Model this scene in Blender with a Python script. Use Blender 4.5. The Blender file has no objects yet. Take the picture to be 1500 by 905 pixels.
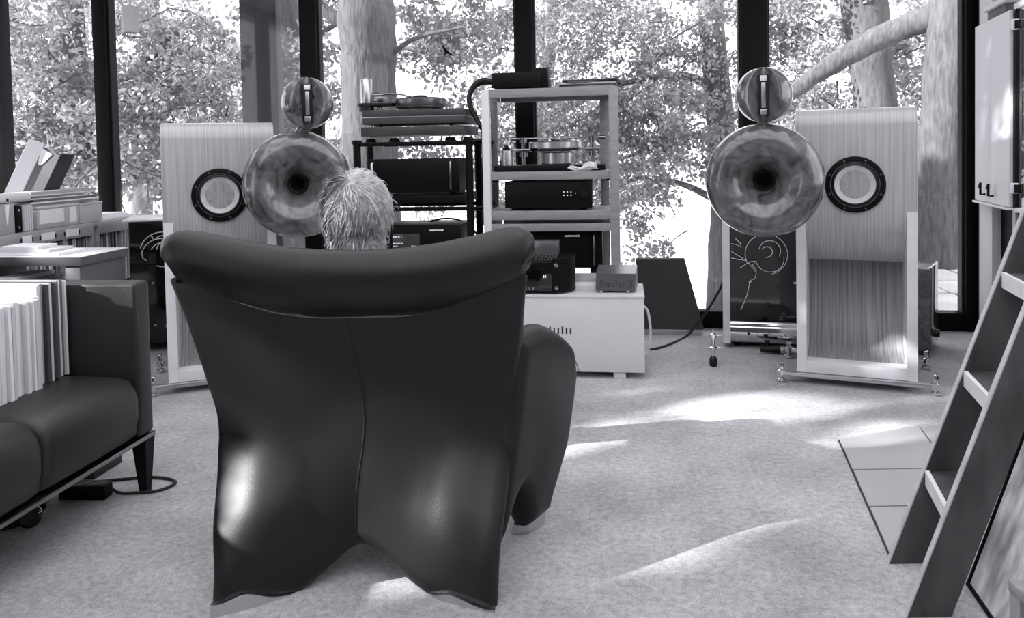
import bpy, bmesh, math, random
import numpy as np
from mathutils import Vector, Matrix
R = math.radians
sc = bpy.context.scene
C = sc.collection
random.seed(7)
rng = np.random.default_rng(11)

# ------------------------------------------------------------------ camera, sky, sun, exposure
FPX, PX0, HOR = 1150.0, 750.0, 220.0
YAW, PITCH, ROLL, EYE = R(8.0), R(2.0), R(-1.15), 1.2
PPY = HOR + FPX*math.tan(PITCH)
camd = bpy.data.cameras.new('camera'); cam = bpy.data.objects.new('camera', camd); C.objects.link(cam)
camd.sensor_width = 36.0; camd.lens = 36.0*FPX/1500.0
camd.shift_y = -(452.5-PPY)/1500.0
camd.clip_start = .05; camd.clip_end = 300
CAMM = Matrix.Translation((0,0,EYE)) @ Matrix.Rotation(YAW,4,'Z') @ Matrix.Rotation(R(90)-PITCH,4,'X') @ Matrix.Rotation(ROLL,4,'Z')
cam.matrix_world = CAMM
sc.camera = cam

world = bpy.data.worlds.new('sky'); sc.world = world; world.use_nodes = True
bg = world.node_tree.nodes['Background']
bg.inputs[0].default_value = (.985,.985,1.0,1); bg.inputs[1].default_value = 2.2
SUN_DIR = Vector((.80,.36,-.36)).normalized()        # direction the light travels
sl = bpy.data.lights.new('sun','SUN'); sl.energy = 10.0; sl.angle = R(.6); sl.color = (1,1,1)
so = bpy.data.objects.new('sun', sl); C.objects.link(so)
so.rotation_euler = (-SUN_DIR).to_track_quat('Z','Y').to_euler(); so.location = (-8,-4,9)
vs = sc.view_settings
vs.view_transform = 'Standard'; vs.look = 'None'; vs.gamma = 1.0; vs.use_curve_mapping = False
vs.exposure = 0.42

# ------------------------------------------------------------------ helpers
FWD = Vector((-math.sin(YAW), math.cos(YAW), 0)); RGT = Vector((math.cos(YAW), math.sin(YAW), 0))
def ray(px, py):
    v = Vector(((px-PX0)/FPX, -(py-PPY)/FPX, -1.0))
    return CAMM.to_3x3() @ v
def CP(px, py, D):                       # world point seen at a pixel, D metres in front of the lens
    d = ray(px,py); return Vector((0,0,EYE)) + d*(D/d.dot(FWD))
def AY(px, py, Y):
    d = ray(px,py); return Vector((0,0,EYE)) + d*(Y/d.y)
def AX(px, py, X):
    d = ray(px,py); return Vector((0,0,EYE)) + d*(X/d.x)
def AZ(px, py, Z=0.0):
    d = ray(px,py); return Vector((0,0,EYE)) + d*((Z-EYE)/d.z)
def WF(x, d, z): return RGT*x + FWD*d + Vector((0,0,z))   # point in the frame the lens faces

TM = {}
def mw(o): return TM.get(o.name, Matrix.Identity(4))
def tag(o, label=None, cat=None, group=None, kind=None):
    if label: o['label'] = label
    if cat: o['category'] = cat
    if group: o['group'] = group
    if kind: o['kind'] = kind
    return o
def thing(name, loc, rz=0.0, label=None, cat=None, group=None, kind=None):
    o = bpy.data.objects.new(name, None); C.objects.link(o); o.empty_display_size = .1
    o.location = loc; o.rotation_euler = (0,0,rz)
    TM[o.name] = Matrix.Translation(loc) @ Matrix.Rotation(rz,4,'Z')
    return tag(o,label,cat,group,kind)

def spline(pts, n=8):
    pts = [Vector(p) for p in pts]; out = []
    for i in range(len(pts)-1):
        p0 = pts[max(i-1,0)]; p1 = pts[i]; p2 = pts[i+1]; p3 = pts[min(i+2,len(pts)-1)]
        for k in range(n):
            t = k/n; out.append(.5*((2*p1)+(p2-p0)*t+(2*p0-5*p1+4*p2-p3)*t*t+(-p0+3*p1-3*p2+p3)*t**3))
    return out+[pts[-1]]
class B:
    def __init__(s): s.bm = bmesh.new()
    def box(s, lo, hi, bevel=0.0, M=None, seg=2):
        lo = Vector(lo); hi = Vector(hi)
        r = bmesh.ops.create_cube(s.bm, size=1.0)
        vs_ = r['verts']; sz = hi-lo; ce = (hi+lo)/2
        for v in vs_: v.co = Vector((v.co.x*sz.x, v.co.y*sz.y, v.co.z*sz.z)) + ce
        if bevel > 0:
            bevel = min(bevel, .45*min(abs(sz.x),abs(sz.y),abs(sz.z)))
            es = list({e for v in vs_ for e in v.link_edges})
            rb = bmesh.ops.bevel(s.bm, geom=es, offset=bevel, segments=seg, affect='EDGES', profile=.5)
            vs_ = list({v for f in rb['faces'] for v in f.verts} | {v for v in vs_ if v.is_valid})
        if M is not None: bmesh.ops.transform(s.bm, matrix=M, verts=vs_)
        return s
    def cyl(s, p0, p1, r0, r1=None, n=20, cap=True):
        p0 = Vector(p0); p1 = Vector(p1); r1 = r0 if r1 is None else r1
        q = (p1-p0).to_track_quat('Z','Y').to_matrix()
        a = []; b = []
        for i in range(n):
            t = 2*math.pi*i/n; d = q @ Vector((math.cos(t), math.sin(t), 0))
            a.append(s.bm.verts.new(p0+d*r0)); b.append(s.bm.verts.new(p1+d*r1))
        for i in range(n):
            j = (i+1)%n; s.bm.faces.new((a[i],a[j],b[j],b[i]))
        if cap:
            s.bm.faces.new(a[::-1]); s.bm.faces.new(b)
        return s
    def tube(s, pts, r, n=8, cap=True, closed=False):
        pts = [Vector(p) for p in pts]; m = len(pts)
        rr = r if isinstance(r,(list,tuple)) else [r]*m
        rings = []; up = None
        for i,p in enumerate(pts):
            if closed: t = pts[(i+1)%m]-pts[i-1]
            else: t = pts[min(i+1,m-1)]-pts[max(i-1,0)]
            t = t.normalized() if t.length > 1e-9 else Vector((0,0,1))
            if up is None: up = t.orthogonal().normalized()
            up = (up - t*up.dot(t)); up = up.normalized() if up.length > 1e-6 else t.orthogonal().normalized()
            sd = t.cross(up)
            rings.append([s.bm.verts.new(p+(up*math.cos(2*math.pi*k/n)+sd*math.sin(2*math.pi*k/n))*rr[i]) for k in range(n)])
        L = m if closed else m-1
        for i in range(L):
            a = rings[i]; b = rings[(i+1)%m]
            for k in range(n):
                j = (k+1)%n; s.bm.faces.new((a[k],a[j],b[j],b[k]))
        if cap and not closed:
            s.bm.faces.new(rings[0][::-1]); s.bm.faces.new(rings[-1])
        return s
    def lathe(s, prof, n=32, M=None):            # prof: (r, z); axis local z
        M = M or Matrix.Identity(4); rings = []
        for r,z in prof:
            if r < 1e-6: rings.append([s.bm.verts.new(M @ Vector((0,0,z)))])
            else: rings.append([s.bm.verts.new(M @ Vector((r*math.cos(2*math.pi*k/n), r*math.sin(2*math.pi*k/n), z))) for k in range(n)])
        for a,b in zip(rings, rings[1:]):
            for k in range(n):
                j = (k+1)%n
                if len(a)==1 and len(b)==1: continue
                if len(a)==1: s.bm.faces.new((a[0],b[j],b[k]))
                elif len(b)==1: s.bm.faces.new((a[k],a[j],b[0]))
                else: s.bm.faces.new((a[k],a[j],b[j],b[k]))
        return s
    def prism(s, poly, ext):                      # poly: 3d points, ext: vector
        ext = Vector(ext)
        a = [s.bm.verts.new(Vector(p)) for p in poly]; b = [s.bm.verts.new(Vector(p)+ext) for p in poly]
        s.bm.faces.new(a[::-1]); s.bm.faces.new(b); n = len(a)
        for i in range(n):
            j = (i+1)%n; s.bm.faces.new((a[i],a[j],b[j],b[i]))
        return s
    def hexa(s, b4, t4):                          # 8 corners: bottom loop, top loop
        a = [s.bm.verts.new(Vector(p)) for p in b4]; b = [s.bm.verts.new(Vector(p)) for p in t4]
        s.bm.faces.new(a[::-1]); s.bm.faces.new(b)
        for i in range(4):
            j = (i+1)%4; s.bm.faces.new((a[i],a[j],b[j],b[i]))
        return s
    def grid(s, P, closed_u=False):
        V = [[s.bm.verts.new(Vector(p)) for p in row] for row in P]
        for i in range(len(V)-1):
            m = len(V[i])
            for j in range(m if closed_u else m-1):
                k = (j+1)%m; s.bm.faces.new((V[i][j],V[i][k],V[i+1][k],V[i+1][j]))
        return V
    def sphere(s, c, r, n=16, sc3=(1,1,1), M=None):
        rr = bmesh.ops.create_uvsphere(s.bm, u_segments=n, v_segments=max(6,n//2), radius=r)
        for v in rr['verts']:
            v.co = Vector((v.co.x*sc3[0], v.co.y*sc3[1], v.co.z*sc3[2]))
            if M is not None: v.co = M @ v.co
            v.co = v.co + Vector(c)
        return s
    def done(s, name, m, parent=None, local=False, smooth=40, kind=None, label=None):
        me = bpy.data.meshes.new(name)
        bmesh.ops.recalc_face_normals(s.bm, faces=s.bm.faces)
        s.bm.to_mesh(me); s.bm.free()
        return link(name, me, m, parent, local, smooth, kind, label)
def link(name, me, m, parent=None, local=False, smooth=40, kind=None, label=None):
    if m is not None: me.materials.append(m)
    o = bpy.data.objects.new(name, me); C.objects.link(o)
    if parent is not None:
        o.parent = parent; TM[o.name] = mw(parent)
        if not local: me.transform(mw(parent).inverted())
    if smooth:
        me.polygons.foreach_set('use_smooth', [True]*len(me.polygons)); me.set_sharp_from_angle(angle=R(smooth))
    if kind: o['kind'] = kind
    if label: o['label'] = label
    return o
def text(name, body, size, M, m, parent, ext=.0006, shear=0.0, bold=False):
    cu = bpy.data.curves.new('lettering','FONT'); cu.body = body; cu.size = size; cu.extrude = ext; cu.shear = shear
    cu.align_x = 'LEFT'; cu.align_y = 'BOTTOM_BASELINE'
    if bold: cu.offset = size*.012
    t = bpy.data.objects.new('lettering_tmp', cu); C.objects.link(t)
    dg = bpy.context.evaluated_depsgraph_get()
    me = bpy.data.meshes.new_from_object(t.evaluated_get(dg)); me.transform(M)
    bpy.data.objects.remove(t); bpy.data.curves.remove(cu)
    me.materials.clear()
    return link(name, me, m, parent, True, 0)

def ordinal(n):
    a = ['zeroth','first','second','third','fourth','fifth','sixth','seventh','eighth','ninth','tenth','eleventh','twelfth','thirteenth','fourteenth','fifteenth','sixteenth','seventeenth','eighteenth','nineteenth']
    t = {2:'twent',3:'thirt',4:'fort',5:'fift',6:'sixt'}
    if n < 20: return a[n]
    return t[n//10]+('ieth' if n%10==0 else 'y-'+a[n%10])
# ------------------------------------------------------------------ materials
MT = {}
def g3(v): return (v, v, min(1,v*1.035), 1)
def mat(name, v, rough=.5, metal=0.0, spec=.5, coat=0.0, kind=None, v2=None, scale=8.0, stretch=(1,1,1), bump=0.0, bscale=None, detail=4.0, emit=0.0, sheen=0.0):
    m = bpy.data.materials.new(name); m.use_nodes = True; nt = m.node_tree; N = nt.nodes; L = nt.links
    p = N['Principled BSDF']
    p.inputs['Base Color'].default_value = g3(v); p.inputs['Roughness'].default_value = rough
    p.inputs['Metallic'].default_value = metal; p.inputs['Specular IOR Level'].default_value = spec
    p.inputs['Coat Weight'].default_value = coat; p.inputs['Coat Roughness'].default_value = .08
    if sheen: p.inputs['Sheen Weight'].default_value = sheen
    if emit:
        p.inputs['Emission Color'].default_value = g3(1); p.inputs['Emission Strength'].default_value = emit
    if v2 is not None or bump:
        tc = N.new('ShaderNodeTexCoord'); mp = N.new('ShaderNodeMapping'); mp.inputs['Scale'].default_value = stretch
        L.new(tc.outputs['Object'], mp.inputs['Vector'])
        if kind == 'voronoi':
            tx = N.new('ShaderNodeTexVoronoi'); tx.inputs['Scale'].default_value = scale; out = tx.outputs['Distance']
        else:
            tx = N.new('ShaderNodeTexNoise'); tx.inputs['Scale'].default_value = scale; tx.inputs['Detail'].default_value = detail
            if kind == 'burl': tx.inputs['Distortion'].default_value = 2.2
            out = tx.outputs['Fac']
        L.new(mp.outputs['Vector'], tx.inputs['Vector'])
        if v2 is not None:
            cr = N.new('ShaderNodeValToRGB'); cr.color_ramp.elements[0].position = .32; cr.color_ramp.elements[1].position = .68
            cr.color_ramp.elements[0].color = g3(v); cr.color_ramp.elements[1].color = g3(v2)
            L.new(out, cr.inputs['Fac']); L.new(cr.outputs['Color'], p.inputs['Base Color'])
        if bump:
            bt = N.new('ShaderNodeTexNoise'); bt.inputs['Scale'].default_value = bscale or scale; bt.inputs['Detail'].default_value = 5
            L.new(mp.outputs['Vector'], bt.inputs['Vector'])
            b = N.new('ShaderNodeBump'); b.inputs['Strength'].default_value = bump; b.inputs['Distance'].default_value = .01
            L.new(bt.outputs['Fac'], b.inputs['Height']); L.new(b.outputs['Normal'], p.inputs['Normal'])
    MT[name] = m
    return m
mat('black_steel', .004, .5, spec=.12)
mat('dark_steel', .02, .5, v2=.028, scale=30, spec=.15)
mat('column_grey', .075, .7, v2=.10, scale=3, stretch=(3,3,.4))
mat('white_paint', .72, .55)
mat('off_white', .55, .6, v2=.60, scale=6)
mat('ceiling_paint', .62, .9, v2=.66, scale=4)
mat('back_wall', .07, .9, v2=.09, scale=3)
mat('leather', .004, .45, spec=.42, bump=.08, bscale=260, v2=.0065, scale=5)
mat('sofa_leather', .016, .45, spec=.5, bump=.12, bscale=220)
mat('stitch', .20, .6)
mat('aluminium', .62, .28, metal=1.0)
mat('chrome', .75, .10, metal=1.0)
mat('dark_chrome', .25, .22, metal=1.0)
mat('ply', .33, .30, coat=.35, v2=.50, scale=9, stretch=(16,.5,.16), detail=5)
mat('ply_dark', .17, .45, v2=.38, scale=9, stretch=(16,.5,.14), detail=5)
mat('ply_edge', .62, .4, v2=.74, scale=14, stretch=(.4,3,.4))
mat('burl', .035, .22, coat=.8, kind='burl', v2=.17, scale=7, detail=9)
mat('horn_black', .006, .7)
mat('rubber', .006, .38, spec=.35)
mat('cone', .58, .55, v2=.66, scale=20)
mat('piano_black', .004, .06, coat=.6)
mat('etch', .62, .5)
mat('rack_black', .004, .45, spec=.15)
mat('board_grey', .035, .5, v2=.055, scale=8, stretch=(1,6,6))
mat('amp_black', .004, .42, v2=.006, scale=40, spec=.15)
mat('silver', .55, .30, metal=.9)
mat('silver_dark', .22, .32, metal=.8)
mat('maple', .24, .5, v2=.31, scale=7, stretch=(1,6,6))
mat('box_white', .60, .5, v2=.64, scale=3)
mat('panel_black', .016, .62, v2=.024, scale=6)
mat('cable', .012, .5)
mat('cable_grey', .18, .5)
mat('screen', .05, .25)
mat('print_white', .85, .6, emit=.35)
mat('print_dark', .03, .6)
mat('cloth', .72, .9)
mat('vinyl', .015, .3)
mat('desk', .06, .45, v2=.09, scale=6, stretch=(.4,5,5))
mat('desk_top', .72, .35, v2=.78, scale=5)
mat('desk_panel', .085, .6)
mat('shelf_wood', .26, .5, v2=.36, scale=6, stretch=(5,.4,5))
mat('paper', .80, .8); mat('paper2', .62, .8); mat('paper3', .38, .8)
mat('card_white', .82, .75); mat('card_shaded', .14, .8); mat('card_deep_shade', .045, .8); mat('card_lit', .68, .75)
mat('file_grey', .34, .7)
mat('box_grey', .45, .7)
mat('ladder_dark', .035, .5, v2=.085, scale=6, stretch=(2,2,.8), detail=7, bump=.05)
mat('ladder_edge', .42, .55, v2=.58, scale=20)
mat('tread_light', .66, .5, v2=.74, scale=14)
mat('picture', .95, .5, v2=.30, scale=9, stretch=(1,2.2,.9), detail=12)
mat('stone_tile', .38, .32, v2=.44, scale=3, detail=5)
mat('hair', .58, .5, v2=.28, scale=40); mat('hair_base', .33, .8, v2=.20, scale=60)
mat('skin', .46, .55); mat('shirt', .12, .9); mat('trousers', .05, .9)
mat('bark', .06, .95, v2=.13, scale=9, stretch=(4,4,.7), bump=.9, bscale=11, detail=10)
mat('bark_pale', .08, .95, v2=.14, scale=8, stretch=(4,4,.6), bump=.8, bscale=9, detail=8)
mat('slab', .42, .9, v2=.54, scale=4, bump=.2, bscale=20)
mat('earth', .55, .95, v2=.70, scale=2)
LPM = [mat('sleeve%d'%i, v, .6) for i,v in enumerate((.05,.12,.30,.52,.66,.78))]
def leafmat(name, v):
    m = bpy.data.materials.new(name); m.use_nodes = True; nt = m.node_tree; N = nt.nodes; L = nt.links
    N.remove(N['Principled BSDF']); out = N['Material Output']
    oi = N.new('ShaderNodeNewGeometry'); cr = N.new('ShaderNodeValToRGB')
    cr.color_ramp.elements[0].color = g3(v*.62); cr.color_ramp.elements[1].color = g3(min(1,v*1.5))
    L.new(oi.outputs['Random Per Island'], cr.inputs['Fac'])
    d = N.new('ShaderNodeBsdfDiffuse'); t = N.new('ShaderNodeBsdfTranslucent'); mx = N.new('ShaderNodeMixShader'); mx.inputs[0].default_value = .42
    gl = N.new('ShaderNodeBsdfGlossy'); gl.inputs['Roughness'].default_value = .4; mx2 = N.new('ShaderNodeMixShader'); mx2.inputs[0].default_value = .06
    L.new(cr.outputs['Color'], d.inputs['Color']); L.new(cr.outputs['Color'], t.inputs['Color'])
    L.new(d.outputs[0], mx.inputs[1]); L.new(t.outputs[0], mx.inputs[2])
    L.new(mx.outputs[0], mx2.inputs[1]); L.new(gl.outputs[0], mx2.inputs[2]); L.new(mx2.outputs[0], out.inputs['Surface'])
    MT[name] = m; return m
leafmat('leaf_a', .27); leafmat('leaf_b', .33); leafmat('leaf_c', .18)
def glassmat():
    m = bpy.data.materials.new('pane_glass'); m.use_nodes = True; nt = m.node_tree; N = nt.nodes; L = nt.links
    N.remove(N['Principled BSDF']); out = N['Material Output']
    tr = N.new('ShaderNodeBsdfTransparent'); tr.inputs[0].default_value = (.96,.96,.97,1)
    gl = N.new('ShaderNodeBsdfGlossy'); gl.inputs['Roughness'].default_value = .02
    ge = N.new('ShaderNodeNewGeometry'); dt = N.new('ShaderNodeVectorMath'); dt.operation = 'DOT_PRODUCT'
    L.new(ge.outputs['Incoming'], dt.inputs[0]); L.new(ge.outputs['True Normal'], dt.inputs[1])
    ab = N.new('ShaderNodeMath'); ab.operation = 'ABSOLUTE'; L.new(dt.outputs['Value'], ab.inputs[0])
    iv = N.new('ShaderNodeMath'); iv.operation = 'SUBTRACT'; iv.inputs[0].default_value = 1; L.new(ab.outputs[0], iv.inputs[1])
    pw = N.new('ShaderNodeMath'); pw.operation = 'POWER'; pw.inputs[1].default_value = 5; L.new(iv.outputs[0], pw.inputs[0])
    fr = N.new('ShaderNodeMath'); fr.operation = 'MULTIPLY_ADD'; fr.inputs[1].default_value = .96; fr.inputs[2].default_value = .025; L.new(pw.outputs[0], fr.inputs[0])
    mx = N.new('ShaderNodeMixShader'); L.new(fr.outputs[0], mx.inputs[0]); L.new(tr.outputs[0], mx.inputs[1]); L.new(gl.outputs[0], mx.inputs[2])
    L.new(mx.outputs[0], out.inputs['Surface']); MT['pane_glass'] = m
glassmat()
def carpetmat():
    m = mat('carpet', .34, .95, spec=.1, sheen=.3); nt = m.node_tree; N = nt.nodes; L = nt.links; p = N['Principled BSDF']
    tc = N.new('ShaderNodeTexCoord')
    a = N.new('ShaderNodeTexNoise'); a.inputs['Scale'].default_value = 1.6; a.inputs['Detail'].default_value = 8; a.inputs['Roughness'].default_value = .62
    b = N.new('ShaderNodeTexNoise'); b.inputs['Scale'].default_value = 160; b.inputs['Detail'].default_value = 3
    c = N.new('ShaderNodeTexNoise'); c.inputs['Scale'].default_value = 48; c.inputs['Detail'].default_value = 6
    for t in (a,b,c): L.new(tc.outputs['Object'], t.inputs['Vector'])
    r = N.new('ShaderNodeValToRGB'); r.color_ramp.elements[0].position = .33; r.color_ramp.elements[1].position = .67
    r.color_ramp.elements[0].color = g3(.24); r.color_ramp.elements[1].color = g3(.47)
    L.new(a.outputs['Fac'], r.inputs['Fac'])
    mx = N.new('ShaderNodeMix'); mx.data_type = 'RGBA'; mx.blend_type = 'OVERLAY'; mx.inputs['Factor'].default_value = .85
    L.new(r.outputs['Color'], mx.inputs['A'])
    ad = N.new('ShaderNodeMath'); ad.operation = 'ADD'; ad.inputs[1].default_value = 0
    mu = N.new('ShaderNodeMath'); mu.operation = 'MULTIPLY_ADD'; mu.inputs[1].default_value = .5
    L.new(b.outputs['Fac'], mu.inputs[0]); 
    h = N.new('ShaderNodeMath'); h.operation = 'MULTIPLY'; h.inputs[1].default_value = .5; L.new(c.outputs['Fac'], h.inputs[0]); L.new(h.outputs[0], mu.inputs[2])
    mr = N.new('ShaderNodeMapRange'); mr.inputs['From Min'].default_value = .34; mr.inputs['From Max'].default_value = .66; mr.inputs['To Min'].default_value = .30; mr.inputs['To Max'].default_value = .72; L.new(mu.outputs[0], mr.inputs['Value']); L.new(mr.outputs['Result'], mx.inputs['B']); L.new(mx.outputs['Result'], p.inputs['Base Color'])
    bp = N.new('ShaderNodeBump'); bp.inputs['Strength'].default_value = .5; bp.inputs['Distance'].default_value = .006
    L.new(mu.outputs[0], bp.inputs['Height']); L.new(bp.outputs['Normal'], p.inputs['Normal'])
carpetmat()
M_ = MT

# ------------------------------------------------------------------ the room
XL, XR, YW, YB, ZC = -3.77, 2.22, 5.27, -2.6, 2.75
b = B(); b.box((XL-.1,YB-.1,-.12),(XR+.6,YW+.12,0)); floor = b.done('floor', M_['carpet'], smooth=0); tag(floor, kind='structure')
SKX0,SKX1,SKY0,SKY1 = -2.9,1.5,-1.3,3.9           # long roof light over the seating
b = B(); b.box((XL-.5,YB-.1,ZC),(SKX0,YW+.6,ZC+.2)); b.box((SKX1,YB-.1,ZC),(XR+.6,YW+.6,ZC+.2)); b.box((SKX0,YB-.1,ZC),(SKX1,SKY0,ZC+.2)); b.box((SKX0,SKY1,ZC),(SKX1,YW+.6,ZC+.2))
tag(b.done('ceiling', M_['ceiling_paint'], smooth=0), kind='structure')
w = thing('window_11', (SKX0,SKY0,ZC), kind='structure')
for k in range(4):
    xa = SKX0+(SKX1-SKX0)*k/4; xb = SKX0+(SKX1-SKX0)*(k+1)/4
    b = B(); b.box((xa+.02,SKY0,ZC+.12),(xb-.02,SKY1,ZC+.128)); b.done('pane', M_['pane_glass'], w, smooth=0)
for k in range(5):
    xa = SKX0+(SKX1-SKX0)*k/4; b = B(); b.box((xa-.03,SKY0,ZC+.0),(xa+.03,SKY1,ZC+.19)); b.done('rafter', M_['white_paint'], w, smooth=0)
b = B(); b.box((XL,YB-.12,0),(XR+.6,YB,ZC)); tag(b.done('wall_back', M_['back_wall'], smooth=0), kind='structure')

def post(x0,x1,Yf,dep,name,parent,m):
    b = B(); b.box((x0,Yf,0),(x1,Yf+dep,ZC), .006); return b.done(name, m, parent, smooth=30)
def wx(px): return AY(px, 150, YW).x
posts = [(wx(141),wx(160)), (wx(443),wx(467)), (wx(757),wx(782)), (wx(1086),wx(1125)), (wx(1413),wx(1431))]
XL = posts[0][0]+.03
for i in range(4):
    x0, x1 = posts[i][1], posts[i+1][0]
    w = thing('window_%d'%(i+1), (x0,YW,0), kind='structure')
    b = B(); b.box((x0,YW+.035,.10),(x1,YW+.043,ZC-.05)); b.done('pane', M_['pane_glass'], w, smooth=0)
    b = B(); b.box((x0,YW-.01,0),(x1,YW+.09,.115), .004); b.done('bottom_rail', M_['black_steel'], w)
    b = B(); b.box((x0,YW,ZC-.08),(x1,YW+.09,ZC), .004); b.done('top_rail', M_['black_steel'], w)
    for xa in (x0, x1-.014):
        b = B(); b.box((xa,YW+.01,.115),(xa+.014,YW+.07,ZC-.08)); b.done('side_frame', M_['dark_steel'], w, smooth=0)
for i,(x0,x1) in enumerate(posts):
    t = post(x0,x1,YW-.02,.13,'trim_%d'%(i+1),None,M_['black_steel']); tag(t, kind='structure')
# left side: glass wall along the record shelf
ly = [AX(6,150,XL).y, 2.6, 1.0, -.6, -2.2]
ly = [5.25] + ly
for i in range(5):
    y1, y0 = ly[i]-.05, ly[i+1]+.05
    w = thing('window_%d'%(i+5), (XL,y0,0), kind='structure')
    b = B(); b.box((XL-.043,y0,.10),(XL-.035,y1,ZC-.05)); b.done('pane', M_['pane_glass'], w, smooth=0)
    b = B(); b.box((XL-.09,y0,0),(XL+.01,y1,.115)); b.done('bottom_rail', M_['black_steel'], w)
    b = B(); b.box((XL-.09,y0,ZC-.08),(XL,y1,ZC)); b.done('top_rail', M_['black_steel'], w)
    b = B(); b.box((XL-.10,y0-.10,0),(XL+.02,y0,ZC),.006); tag(b.done('trim_%d'%(i+6), M_['dark_steel'], None), kind='structure')
# grey column outside the glass
cA, cB = AY(352,90,YW+.35), AY(406,90,YW+.35)
b = B(); b.box((cA.x,YW+.35,-1.0),(cB.x,YW+.45,3.2), .01)
tag(b.done('concrete_column', M_['column_grey'], None), 'broad smooth grey column standing just outside the glass wall', 'column')
# right side
b = B(); b.box((XR,4.9,0),(XR+.12,YW+.12,ZC)); tag(b.done('wall_right', M_['black_steel'], None, smooth=0), kind='structure')
b = B(); b.box((XR,YB,0),(XR+.12,2.2,ZC)); tag(b.done('wall_right_near', M_['off_white'], None, smooth=0), kind='structure')
b = B(); b.box((XR,2.2,0),(XR+.10,4.9,.86)); tag(b.done('wall_right_low', M_['black_steel'], None, smooth=0), kind='structure')
b = B(); b.box((XR-.05,5.0,0),(XR+.02,5.17,ZC),.004); tag(b.done('trim_20', M_['white_paint']), kind='structure')
b = B(); b.box((XR-.012,4.80,0),(XR,4.835,.9)); tag(b.done('trim_21', M_['white_paint']), kind='structure')
w = thing('window_10', (XR,2.2,.86), kind='structure')
b = B(); b.box((XR+.03,2.25,.9),(XR+.038,4.85,2.5)); b.done('pane', M_['pane_glass'], w, smooth=0)
for (a,c) in (((XR-.02,2.2,.86),(XR+.06,4.9,.90)), ((XR-.02,2.2,2.5),(XR+.06,4.9,ZC)), ((XR-.02,2.2,.86),(XR+.06,2.26,ZC)), ((XR-.02,4.84,.86),(XR+.06,4.9,ZC))):
    b = B(); b.box(a,c,.003); b.done('sash_bar', M_['white_paint'], w)
# stone inlay in the carpet: slabs with open joints
A_, Bq, C_ = AZ(1228,645), AZ(1345,624), AZ(1303,816)
D_ = AZ(1480,606); E_ = AZ(1395,905)
def lerp(a,b,t): return a+(b-a)*t
def slab(poly):
    b = B(); c = sum(poly,Vector())/len(poly)
    q = [p+(c-p).normalized()*.006 for p in poly]
    b.prism([Vector((p.x,p.y,-.004)) for p in q], (0,0,.010)); return b.done('tile', M_['stone_tile'], floor, smooth=0)
AZr = lambda px,py: AZ(px,py)
left = [A_, AZ(1248,690), AZ(1271.5,744), C_, AZ(1330,905)]
right = [Bq, AZ(1392,688), AZ(1440,742), AZ(1480,800), AZ(1560,905)]
for k in range(3): slab([left[k], right[k], right[k+1], left[k+1]])
far = [AZ(1420,622), AZ(1480,685), AZ(1540,740), AZ(1590,800), AZ(1680,905)]
for k in range(4): slab([right[k], far[k], far[k+1], right[k+1]])
# dark joint below the slabs
b = B(); q = [AZ(1227,644.5), AZ(1420,621), AZ(1690,905), AZ(1560,905), right[3], AZ(1302.5,817)]
b.prism([Vector((p.x,p.y,-.01)) for p in q], (0,0,.0115)); b.done('joint_bed', M_['print_dark'], floor, smooth=0)
# ------------------------------------------------------------------ armchair
def interp(tab, x):
    xs = [t[0] for t in tab]; ys = [t[1] for t in tab]
    return float(np.interp(x, xs, ys))
def smooth_tab(tab, n=80, it=2):
    xs = np.linspace(tab[0][0], tab[-1][0], n); ys = np.interp(xs, [t[0] for t in tab], [t[1] for t in tab])
    for _ in range(it): ys[1:-1] = .25*ys[:-2]+.5*ys[1:-1]+.25*ys[2:]
    return list(zip(xs, ys))
LE = smooth_tab([(352,262),(362,254),(380,254),(400,260),(440,272),(480,284),(520,297),(560,309),(600,320),(640,328),(680,330),(720,327),(760,322),(800,316),(850,313),(890,312)])
RE = smooth_tab([(348,752),(362,768),(380,770),(440,768),(500,765),(560,758),(620,750),(680,743),(740,737),(800,733),(850,730),(895,727)])
TE = smooth_tab([(253,372),(258,358),(275,351),(300,352),(340,358),(400,367),(460,373),(520,376),(580,374),(640,367),(700,357),(740,349),(755,348),(766,354),(770,366)],120,1)
BE = smooth_tab([(312,884),(330,882),(365,872),(400,872),(437,866),(480,829),(510,802),(530,794),(545,797),(570,815),(600,846),(632,870),(660,873),(690,884),(727,892)],120,1)
CH = thing('armchair', WF(-.42,2.3,0), YAW, 'large black leather winged armchair with pointed legs, seen from behind', 'armchair')
def sstep(a,b,x):
    t = min(1,max(0,(x-a)/(b-a))); return t*t*(3-2*t)
def seam_v(w): return .842+.10*abs(w)**1.8
def chair_mid(u, v):
    w = 2*u-1
    ye = 890+(356-890)*v
    x = interp(LE,ye)*(1-u)+interp(RE,ye)*u
    yb = interp(BE, 312+(727-312)*u); yt = interp(TE, 253+(770-253)*u)
    y = yb+(yt-yb)*v
    low = 2.20-.17*abs(w)**1.1
    mid = 2.235+.03*w*w
    top = 2.11+.10*w*w
    D = low+(mid-low)*sstep(0,.5,v) if v < .5 else mid+(top-mid)*sstep(.5,.95,v)
    vsn = seam_v(w)
    if v > vsn:
        r = (v-vsn)/(1-vsn); D -= .046*math.sin(math.pi*min(1,r**.85))
    if w < -.60: D += .045*((-w-.60)/.40)**1.8*sstep(.02,.25,v)*(1-sstep(.40,.62,v))
    # soft muscle over each rear leg
    D -= .030*math.exp(-((abs(w)-.66)/.26)**2-((v-.26)/.16)**2)
    return CP(x,y,D)
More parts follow.
